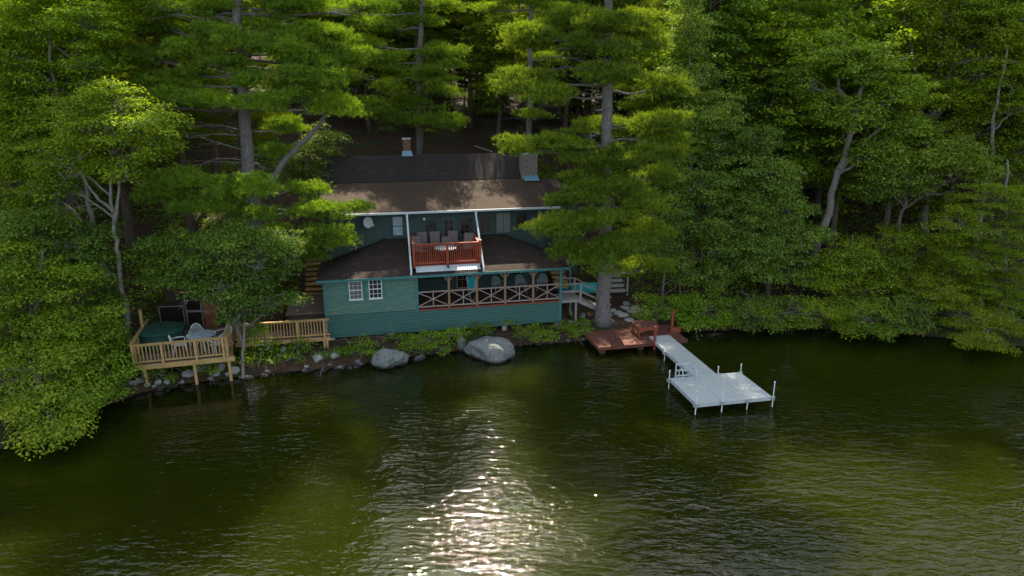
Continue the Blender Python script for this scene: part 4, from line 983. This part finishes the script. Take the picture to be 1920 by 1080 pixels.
# --- left bank
broadleaf('maple_tree', 'tall light green maple filling the top left corner', 35.0, [(128,500,1),(135,330,.6),(148,180),(152,60),(155,-60)],
  [(60,50,85,60),(165,45,75,55,-.8),(90,150,90,50),(20,190,70,70,.8),(175,125,60,42,-1),(215,40,40,40,1),(100,-30,110,40),(230,-30,70,40,1),(20,110,60,50,-1),(60,240,80,50,-.3)], 'maple', 'pale_bark', .20, 0.128, 113, seed=21, stems=[[(140,300),(110,200,-.4),(95,110,-.6),(90,20,-.6)]])
broadleaf('maple_tree', 'slender pale trunked maple with forked stem beside the wooden deck', 30.6, [(243,636,0),(232,560),(222,480),(212,420),(208,340),(210,250)],
  [(215,190,58,34),(278,232,60,38,-.5),(170,250,74,40,-.4),(255,285,62,30,-.2),(115,300,58,36,.2),(100,345,50,28),(150,205,50,34,.4),(310,255,34,28),(225,320,60,18,-.3)], 'maple', 'pale_bark', .15, 0.116, 116, seed=22, stems=[[(205,400),(188,375,-.2),(168,352,-.3),(150,320,-.4)],[(213,420),(225,340,-.3),(262,318,-.5)],[(230,545),(215,515,.3),(195,508,.3)]])
broadleaf('maple_tree', 'grey trunked maple leaning behind the slender forked maple', 33.5, [(205,540),(186,470),(172,400),(152,320),(138,250)],
  [(80,285,78,44),(50,350,74,50),(130,230,60,40,.5),(20,270,50,50,.5),(60,420,70,40,.3)], 'maple', 'pale_bark', .20, 0.120, 113, seed=23)
broadleaf('maple_tree', 'bright maple leaning out over the water in the lower left corner', 25.6, [(-40,770,1.2),(10,720,.6),(60,690),(90,740,-.6)],
  [(60,700,80,50,.2),(95,765,70,42,-.3),(85,812,52,26,-.8),(20,755,60,50,0),(150,735,52,32,-.2),(140,680,60,40,.4),(10,690,60,60,.6)], 'maple', 'grey_bark', .16, 0.112, 123, seed=24, droop=.45)
broadleaf('maple_tree', 'leafy yellow green maple on the left bank above the low leaning maple', 28.2, [(40,720,1),(60,620),(75,540),(80,470)],
  [(60,560,84,52),(150,600,74,44,-.4),(30,500,70,50,.4),(110,520,74,40,.2),(185,640,48,40,-.2),(95,640,70,42,-.6),(25,625,50,50)], 'shrub', 'grey_bark', .15, 0.112, 119, seed=25)
broadleaf('maple_shrub', 'low bright maple boughs hanging over the rocks left of the wooden deck', 26.6, [(120,760,1.5),(150,720,.8),(170,690)], [(190,700,46,38),(150,760,44,34,-.3),(215,730,26,24,.2),(120,720,50,40)], 'shrub', 'grey_bark', .10, 0.104, 123, seed=29, droop=.4)
broadleaf('maple_tree', 'deep green maple between the left deck and the far left woods', 30.5, [(130,640,1),(135,560),(140,470)],
  [(60,440,84,44),(150,480,70,40),(110,415,60,34,.4),(195,560,36,40,-.3),(210,660,30,44,-1.2),(175,430,40,30,.5)], 'maple_dark', 'grey_bark', .14, 0.112, 119, seed=26)
broadleaf('maple_tree', 'dense dark maple under the big pine, its thin grey stem before the deck', 29.6, [(456,702,-.4),(457,650,-.3),(459,590,0),(462,540,.5)],
  [(325,455,50,26,1.6),(430,452,66,30,1.4),(508,462,44,28,1.6),(290,505,28,20,1.2),(545,560,22,16,.6),(345,500,72,36,1.2),(450,515,76,36,1.0),(390,532,62,20,.8),(478,562,52,24,.6),(320,522,52,20,1.0),(530,500,30,22,1.8),(405,480,70,36,.4),(455,590,34,16,.2),(295,475,40,30,1.8),(525,455,40,26,1.9),(440,550,70,26,.2),], 'maple_dark', 'pale_bark', .10, 0.112, 119, seed=27, stems=[[(441,640,.2),(440,600,.3),(445,545,.8)]])
# --- right bank
broadleaf('ash_tree', 'narrow upright ash just right of the big shore pine', 41.0, [(1300,560),(1298,400),(1296,280),(1294,150),(1292,20)],
  [(1290,55,44,54),(1292,150,56,44),(1335,215,62,40,-.5),(1278,250,54,36,-.4),(1345,285,54,34,-.3),(1262,330,46,36,-.6),(1300,-20,36,36)], 'ash', 'pale_bark', .12, 0.136, 113, seed=31, up=.4, aspect=.5)
broadleaf('ash_sapling', 'leafy ash sapling with two thin grey stems above the red dock', 38.3, [(1243,562),(1246,500),(1250,440),(1255,360)],
  [(1300,415,74,40),(1250,470,48,30,-.3),(1355,465,66,36,.2),(1315,350,58,34,.4),(1260,395,44,32),(1310,515,66,28,-.2)], 'ash', 'pale_bark', .09, 0.120, 116, seed=32, stems=[[(1274,566,0,1),(1276,510),(1280,450),(1290,380)]])
for i, (px, py, rx, ry, Y, lf, lab) in enumerate(((1240,575,42,22,36.4,'shrub','low bright shrub at the back right corner of the red dock'),(1322,582,56,30,36.2,'shrub','round shrub hanging over the water beside the gangway'),
     (1405,588,56,28,36.3,'maple_dark','dark shrub on the shore, second along from the gangway'),(1470,588,52,26,36.4,'shrub','shrub with a pale bent twig dipping to the water'),(1545,588,56,28,36.2,'maple','light shrub at the waterline below the leaning oak'),
     (1625,598,56,34,35.4,'maple','shrub with ragged edge hanging lowest over the water, mid right bank'),(1700,590,50,34,35.2,'maple_dark','shrub behind the gap with bare twigs on the right bank'))):
    broadleaf('shore_shrub', lab, Y, [(px,py+ry*.6,.6),(px+4,py)], [(px,py,rx,ry),(px+rx*.5,py-ry*.7,rx*.6,ry*.6,.5),(px-rx*.5,py-ry*.5,rx*.55,ry*.6,.3),(px+rx*.3,py+ry*.5,rx*.5,ry*.4,-.5),(px-rx*.4,py+ry*.75,rx*.6,ry*.4,-.6),(px+rx*.5,py+ry*.8,rx*.6,ry*.4,-.6)], lf, 'twig', .06, 0.104, 123, seed=40+i, cl=(.32,.6), droop=.4, cat='shrub', group='shrubs along the right hand shore')
broadleaf('oak_tree', 'leaning grey oak whose bare trunk slants up through the right woods', 40.5, [(1520,500),(1545,420),(1568,345),(1596,250),(1615,180),(1630,90)],
  [(1555,100,66,40),(1625,120,66,44,-.4),(1500,150,48,36,.3),(1690,180,66,42,-.2),(1605,215,60,32,-.8),(1640,290,54,34,-.6),(1545,205,50,32,.3),(1700,245,50,36,-.4)], 'oak', 'pale_bark', .30, 0.152, 99, seed=51, stems=[[(1575,320),(1620,270,-.3),(1650,240,-.5)],[(1600,245),(1580,180,.2),(1560,120,.2)]], aspect=.5)
broadleaf('oak_tree', 'smaller oak with a slanting grey trunk and bare twigs, right bank', 39.0, [(1672,470),(1684,430),(1697,365),(1706,320)],
  [(1705,305,56,30),(1755,300,56,34,-.3),(1648,345,44,30,-.4),(1800,285,46,30,.2),(1720,345,34,24,-.8),(1840,315,40,26,.4)], 'oak', 'grey_bark', .17, 0.144, 102, seed=52, stems=[[(1700,360),(1760,365,-.4),(1790,358,-.4)]], aspect=.5)
broadleaf('maple_tree', 'broad maple with long grey limbs filling the top right corner', 43.0, [(1730,420,1),(1740,250,.5),(1755,140),(1770,60),(1780,-30)],
  [(1785,35,80,44),(1870,55,76,52,-.4),(1835,140,76,36,-.6),(1905,130,60,46,.3),(1705,35,56,40,.4),(1780,180,56,36,-.3),(1850,210,54,34,-.2),(1760,-40,100,40),(1880,-40,70,40),(1920,220,50,50,.5)], 'maple', 'grey_bark', .28, 0.128, 107, seed=53, stems=[[(1745,240),(1790,120,-.6),(1850,108,-.8),(1910,118,-1)],[(1740,250),(1700,60,-.2),(1695,-20)]])
broadleaf('oak_tree', 'dark oak with a thin bare trunk standing near the right edge', 41.5, [(1852,330),(1862,240),(1870,180),(1890,90)], [(1895,330,56,40),(1860,280,40,30,.4),(1925,280,40,50),(1915,200,50,36)], 'hemlock', 'pale_bark', .16, 0.112, 102, seed=54)
broadleaf('hemlock_tree', 'yellow green hemlock with drooping sprays at the right edge', 37.2, [(1880,600,.6),(1882,500),(1885,400),(1890,300)],
  [(1860,370,66,34),(1800,420,66,34,-.3),(1885,450,66,40,-.6),(1820,480,70,34,-.6),(1905,530,50,44,-.6),(1850,545,66,34,-1),(1900,390,50,40)], 'hemlock', 'twig', .16, 0.080, 174, seed=55, flat=.32, droop=.6, cl=(.4,.75))
broadleaf('hemlock_tree', 'low hemlock reaching furthest over the water on the right bank', 35.0, [(1850,640,1.4),(1845,600,.8),(1840,560)],
  [(1790,590,64,34),(1845,610,64,32,-.4),(1850,645,44,18,-1.0),(1900,600,50,36,.2),(1760,550,56,34,.6),(1800,640,34,14,-.6)], 'hemlock', 'twig', .12, 0.080, 174, seed=56, flat=.32, droop=.6, cl=(.4,.7))
broadleaf('maple_tree', 'dark leafy maple in the middle of the right bank', 38.0, [(1590,560),(1595,500),(1600,440)],
  [(1600,480,66,36),(1660,500,60,34),(1560,520,60,32,-.4),(1720,520,60,34),(1630,545,66,28,-.5),(1760,470,50,36,.4),(1690,450,50,30,.4)], 'maple', 'grey_bark', .13, 0.112, 116, seed=57)
broadleaf('ash_tree', 'pale leaved ash standing between the saplings and the leaning oak', 39.5, [(1440,560),(1442,470),(1445,380),(1446,290)],
  [(1435,330,62,36),(1470,395,58,34,-.3),(1405,390,54,34,-.2),(1500,440,54,30,-.3),(1430,450,60,34,-.6),(1390,500,56,30,-.5),(1470,505,62,30,-.6),(1420,270,50,34,.4)], 'ash', 'grey_bark', .13, 0.120, 113, seed=58, up=.5)
broadleaf('maple_tree', 'deep green maple behind the ash saplings at mid height of the right woods', 43.5, [(1400,480),(1402,330),(1405,200)],
  [(1400,190,60,36),(1450,240,56,34),(1380,260,54,34,-.4),(1520,270,54,36,.2),(1550,330,50,36,.3),(1350,160,44,36)], 'maple_dark', 'grey_bark', .16, 0.120, 104, seed=59)
broadleaf('maple_tree', 'dark maple crowding the left gable of the cabin behind the big pine', 40.5, [(560,470),(562,380),(565,300)], [(575,300,44,34),(610,270,40,34,.5),(540,330,40,30),(600,330,30,20,-.4)], 'maple_dark', 'grey_bark', .12, 0.112, 113, seed=60)
# low plants along the foot of the cabin
rngp = np.random.default_rng(77)
for i, (px, py, rx, ry, Y, lab) in enumerate(((675,648,30,16,32.0,'leafy green plant clump just above the paler big boulder'),(745,636,34,12,32.9,'low green plant clump under the middle of the cabin skirting'),(800,640,38,18,33.0,'broad bright plant clump between the two big boulders'),
     (850,630,34,18,33.6,'plant clump behind the upright narrow rock'),(905,618,30,14,34.1,'tall weeds against the skirting behind the largest boulder'),(985,622,34,14,34.4,'weedy clump on the bank right of the largest boulder'),(952,606,12,12,34.6,'single bright bush at the skirting pier'),
     (1062,612,16,9,34.6,'small bright fern clump near the concrete pier'),(1096,607,14,9,34.8,'bright fern clump at the left of the pine foot'),(640,662,24,12,31.6,'sparse weeds under the cabin left corner'),(1015,632,30,9,34.1,'low grassy clump at the water edge below the cabin right corner'),(1078,624,26,9,34.4,'low grassy clump at the water edge left of the red dock'),(830,655,26,8,32.9,'low weeds at the water edge between the two boulders'),(700,662,26,10,31.6,'leafy weeds tucked behind the left side of the paler boulder'),(545,672,26,9,30.5,'low weeds on the bare bank below the walkway'),(610,666,20,9,31.3,'low weeds on the bank at the walkway support post'),(760,652,22,9,32.3,'weeds right behind the paler big boulder'),(505,650,26,14,30.9,'bushy weeds under the walkway railing'),(560,648,28,12,31.2,'green weeds hanging below the walkway middle'),
     (478,620,24,34,30.2,'vine covered bush between the deck and the walkway'),(300,700,34,18,28.6,'weeds growing between the deck posts, left side'),(390,688,30,16,29.0,'weeds growing between the deck posts, right side'))):
    broadleaf('weed_clump', lab, Y, [(px,py+ry,.2),(px,py)], [(px,py,rx,ry)], 'shrub', 'twig', .02, 0.080, 188, seed=90+i, cl=(.16,.34), dens=3.2, cat='plant', group='wild plants along the foot of the bank', flat=.7, up=.6)

# dead stick and fallen pole
o = MB().tube([at(889,273,50.5),at(906,279,50.2),at(924,285,49.9)],.035,6).build('fallen_pole', M['pale_wood']); tag(o, 'thin pale fallen pole on the slope behind the cabin roof', 'pole')
o = MB().tube([atz(600,704,.02),atz(606,688,.3),atz(605,672,.8)],[.02,.018,.01],5).build('driftwood_stick', M['twig']); tag(o, 'thin bare stick standing in the shallows near the walkway post', 'stick')

# ================================================================== the woods behind: prototypes, then copies
def proto_broad(name, seed, H, crown_r, leaf, bark, size, per):
    rng = np.random.default_rng(seed); mb = MB(); base = (0,0,0)
    path, rad = grow_path([Vector((0,0,-.4)),Vector((rng.normal()*.2,rng.normal()*.2,H*.4)),Vector((rng.normal()*.5,rng.normal()*.5,H*.92))], .2, .05, .05, rng); mb.tube(path, rad, 8)
    C = []; RR = []; T = []
    for i in range(30):
        f = .28+.72*i/29; z = H*f; q = crown_r*math.sin(math.pi*min(1,(f-.12)/.9))**.7*rng.uniform(.5,1.05)
        t = i*2.4+rng.normal()*.4; e = Vector((math.cos(t)*q, math.sin(t)*q, z)); a = trunk_at(path, max(.5, z-.5*q)); lb_ = bend(a, e, .05, 5, .15, rng)
        mb.tube(lb_, [.06,.05,.04,.03,.02,.012], 5)
        for j in range(7):
            s = lb_[int(rng.integers(2,6))]; p = s+Vector(rng.normal(size=3))*.75; r = rng.uniform(.5,.95)
            C.append(tuple(p)); RR.append((r,r,r*.5)); T.append(np.clip(.48+rng.normal()*.18,.05,.95))
    V, tn = clump_leaves(np.array(C), np.array(RR), np.array(T), per, size, rng)
    return finish(name, base, mb, V, tn, True, M[bark], M[leaf], '', 'tree', None)
def proto_pine(name, seed, H, Rm, leaf, clear=.3):
    rng = np.random.default_rng(seed); mb = MB(); base = (0,0,0)
    path, rad = grow_path([Vector((0,0,-.4)),Vector((rng.normal()*.1,rng.normal()*.1,H*.5)),Vector((rng.normal()*.2,rng.normal()*.2,H))], .24, .04, .02, rng); mb.tube(path, rad, 9)
    C = []; RR = []; T = []; z = H*clear
    while z < H*.99:
        f = (z/H-clear)/(1-clear)
        for j in range(int(rng.integers(3,6))):
            t = rng.uniform(0,6.28); q = Rm*(1-f)**.75*rng.uniform(.55,1.1)+.3
            e = Vector((math.cos(t)*q, math.sin(t)*q, z+.12*q)); lb_ = bend(trunk_at(path, z), e, -.04, 4, .08, rng)
            mb.tube(lb_, [.05,.04,.03,.02,.01], 5)
            for k in range(max(2,int(q*2.4))):
                g_ = rng.uniform(.35,1.05); c = trunk_at(path, z).lerp(e, g_)+Vector((rng.normal()*.3,rng.normal()*.3,rng.normal()*.12+.08))
                r = rng.uniform(.45,.8); C.append(tuple(c)); RR.append((r*1.2,r,r*.34)); T.append(np.clip(.48+rng.normal()*.17,.05,.95))
        for j in range(2):
            t = rng.uniform(0,6.28); q = rng.uniform(.8,2); zz = rng.uniform(1.5,H*clear+1); mb.tube(bend(trunk_at(path, zz), Vector((math.cos(t)*q,math.sin(t)*q,zz-.1)), .03, 3, .1, rng), [.025,.02,.014,.006], 4)
        z += H*.052
    V, tn = needle_sprays(np.array(C), np.array(RR), np.array(T), 40, rng, .19, .034, 6)
    return finish(name, base, mb, V, tn, False, M['brown_bark'], M[leaf], '', 'pine tree', None)
PR = [proto_broad('woodland_tree', 201, 15, 3.2, 'maple', 'grey_bark', .19, 56), proto_broad('woodland_tree', 202, 17, 2.8, 'maple_dark', 'brown_bark', .19, 56), proto_broad('woodland_tree', 203, 12, 3.0, 'hemlock', 'grey_bark', .17, 64),
      proto_pine('woodland_pine', 211, 21, 3.4, 'pine_far'), proto_pine('woodland_pine', 212, 18, 2.8, 'pine_far', .2)]
used = [False]*5
LB = 'leafy tree in the dense woods behind the cabin and shore'; LP = 'pine tree in the dense woods behind the cabin and shore'
def place(k, x, y, s, rz):
    o = PR[k] if not used[k] else copy_tree(PR[k]); used[k] = True
    o.location = (x, y, gz(x,y)); o.scale = (s,s,s*random.uniform(.92,1.1)); o.rotation_euler = (0,0,rz)
    tag(o, LP if k > 2 else LB, None, 'pines of the woods behind' if k > 2 else 'leafy trees of the woods behind')
def woods(xa, xb, ya, yb, n, gap, seed, weights, sc=(.8,1.2)):
    rng = random.Random(seed); pts = []; tries = 0
    while len(pts) < n and tries < n*60:
        tries += 1; y = rng.uniform(ya,yb); x = rng.uniform(xa,xb)*(y/ya)**.6
        if any(math.hypot(x-a,y-b) < gap for a, b in pts): continue
        if CLEAR(x, y): continue
        pts.append((x,y)); place(rng.choices(range(5), weights)[0], x, y, rng.uniform(*sc), rng.uniform(0,6.28))
def CLEAR(x, y):
    return (-13 < x < 7 and y < 56.5)        # the yard round the cabin stays open
woods(-38,-15,38,52,20,3.2,1,(5,3,2,3,2))
woods(11,40,43,54,26,3.2,2,(4,4,3,2,1))
woods(-16,14,57,62,11,2.6,5,(2,3,4,1,2))
woods(-16,15,62,68,16,2.2,6,(2,4,6,0,1),(.45,.75))
woods(-14,14,68,80,18,2.6,9,(2,4,6,1,2),(.6,.9))
woods(8,15,44,52,6,2.2,8,(2,3,2,3,3))
woods(-50,52,57,72,70,3.2,3,(3,4,3,5,4))
woods(-70,70,74,104,52,5.0,4,(3,4,2,5,4))

# undergrowth: ferns and seedlings nobody could count
def undergrowth():
    rng = np.random.default_rng(31); n = 60000
    x = rng.uniform(-30,34,n); y = rng.uniform(24,60,n); d = shore_d(x, y)
    hx = (x-HO.x)*UX.x+(y-HO.y)*UX.y; hy = (x-HO.x)*VX.x+(y-HO.y)*VX.y
    patch = np.sin(x*.9+1.3*np.sin(y*.7))+np.sin(y*1.1+.8*np.sin(x*.6))+rng.normal(size=n)*.6
    ok = (d > .25) & ~((x > 4.2) & (x < 9.2) & (y > 33.8) & (y < 39)) & ~((hx > -1.6) & (hx < 13.2) & (hy > -.1) & (hy < 14)) & (patch > .05) & ~((hx > -4) & (hx < 15) & (hy > 9))
    x, y = x[ok], y[ok]; z = ground(x, y); m = len(x); k = 5
    P = np.repeat(np.stack([x,y,z], -1), k, 0)+rng.normal(size=(m*k,3))*[.12,.12,.0]; P[:,2] += rng.uniform(.02,.28,m*k)
    nor = nrm(rng.normal(size=(m*k,3))*.5+[0,0,1]); dr = rng.normal(size=(m*k,3))
    Ln = rng.uniform(.09,.2,m*k); V = leaf_arrays(P, nor, dr, Ln, Ln*.6)
    return link_mesh('undergrowth', np_mesh('undergrowth', V, quads(m*k), np.clip(rng.normal(.42,.2,m*k),0,1)), M['shrub'])
tag(undergrowth(), 'low green undergrowth scattered over the bank', None, kind='stuff')

# ================================================================== LIGHT, SKY, CAMERA
SUN_EL, SUN_AZ = 47.0, -5.5        # ahead of the camera, slightly to the left
wd = bpy.data.worlds.new('World'); SC.world = wd; wd.use_nodes = True
nt = wd.node_tree; bgd = nt.nodes['Background']
sk = nt.nodes.new('ShaderNodeTexSky'); sk.sky_type = 'NISHITA'; sk.sun_disc = False
sk.sun_elevation = R(SUN_EL); sk.sun_rotation = R(SUN_AZ); sk.air_density = 1.0; sk.dust_density = 1.5; sk.ozone_density = 1.0
hs = nt.nodes.new('ShaderNodeHueSaturation'); hs.inputs['Saturation'].default_value = .48; nt.links.new(sk.outputs[0], hs.inputs['Color']); nt.links.new(hs.outputs[0], bgd.inputs[0]); bgd.inputs[1].default_value = .13
ld = bpy.data.lights.new('sun', 'SUN'); ld.energy = 4.8; ld.angle = R(.53); ld.color = (1,.85,.65)
lo = bpy.data.objects.new('sun', ld); COL.objects.link(lo)
sd_ = Vector((math.sin(R(SUN_AZ))*math.cos(R(SUN_EL)), math.cos(R(SUN_AZ))*math.cos(R(SUN_EL)), math.sin(R(SUN_EL))))
lo.rotation_euler = sd_.to_track_quat('Z', 'Y').to_euler(); lo.location = sd_*100
cd = bpy.data.cameras.new('camera'); cd.sensor_width = 36; cd.lens = FPX/1920*36; cd.clip_end = 3000; cd.clip_start = .1
co = bpy.data.objects.new('camera', cd); COL.objects.link(co); co.location = (0,0,CAMH); co.rotation_euler = (math.pi/2-PITCH,0,0); SC.camera = co
SC.view_settings.view_transform = 'Standard'; SC.view_settings.look = 'None'; SC.view_settings.gamma = 1; SC.view_settings.exposure = 1.38
SC.cycles.use_denoising = True
SC.cycles.max_bounces = 6; SC.cycles.diffuse_bounces = 3; SC.cycles.glossy_bounces = 3; SC.cycles.transmission_bounces = 3; SC.cycles.transparent_max_bounces = 4
SC.cycles.sample_clamp_indirect = 8
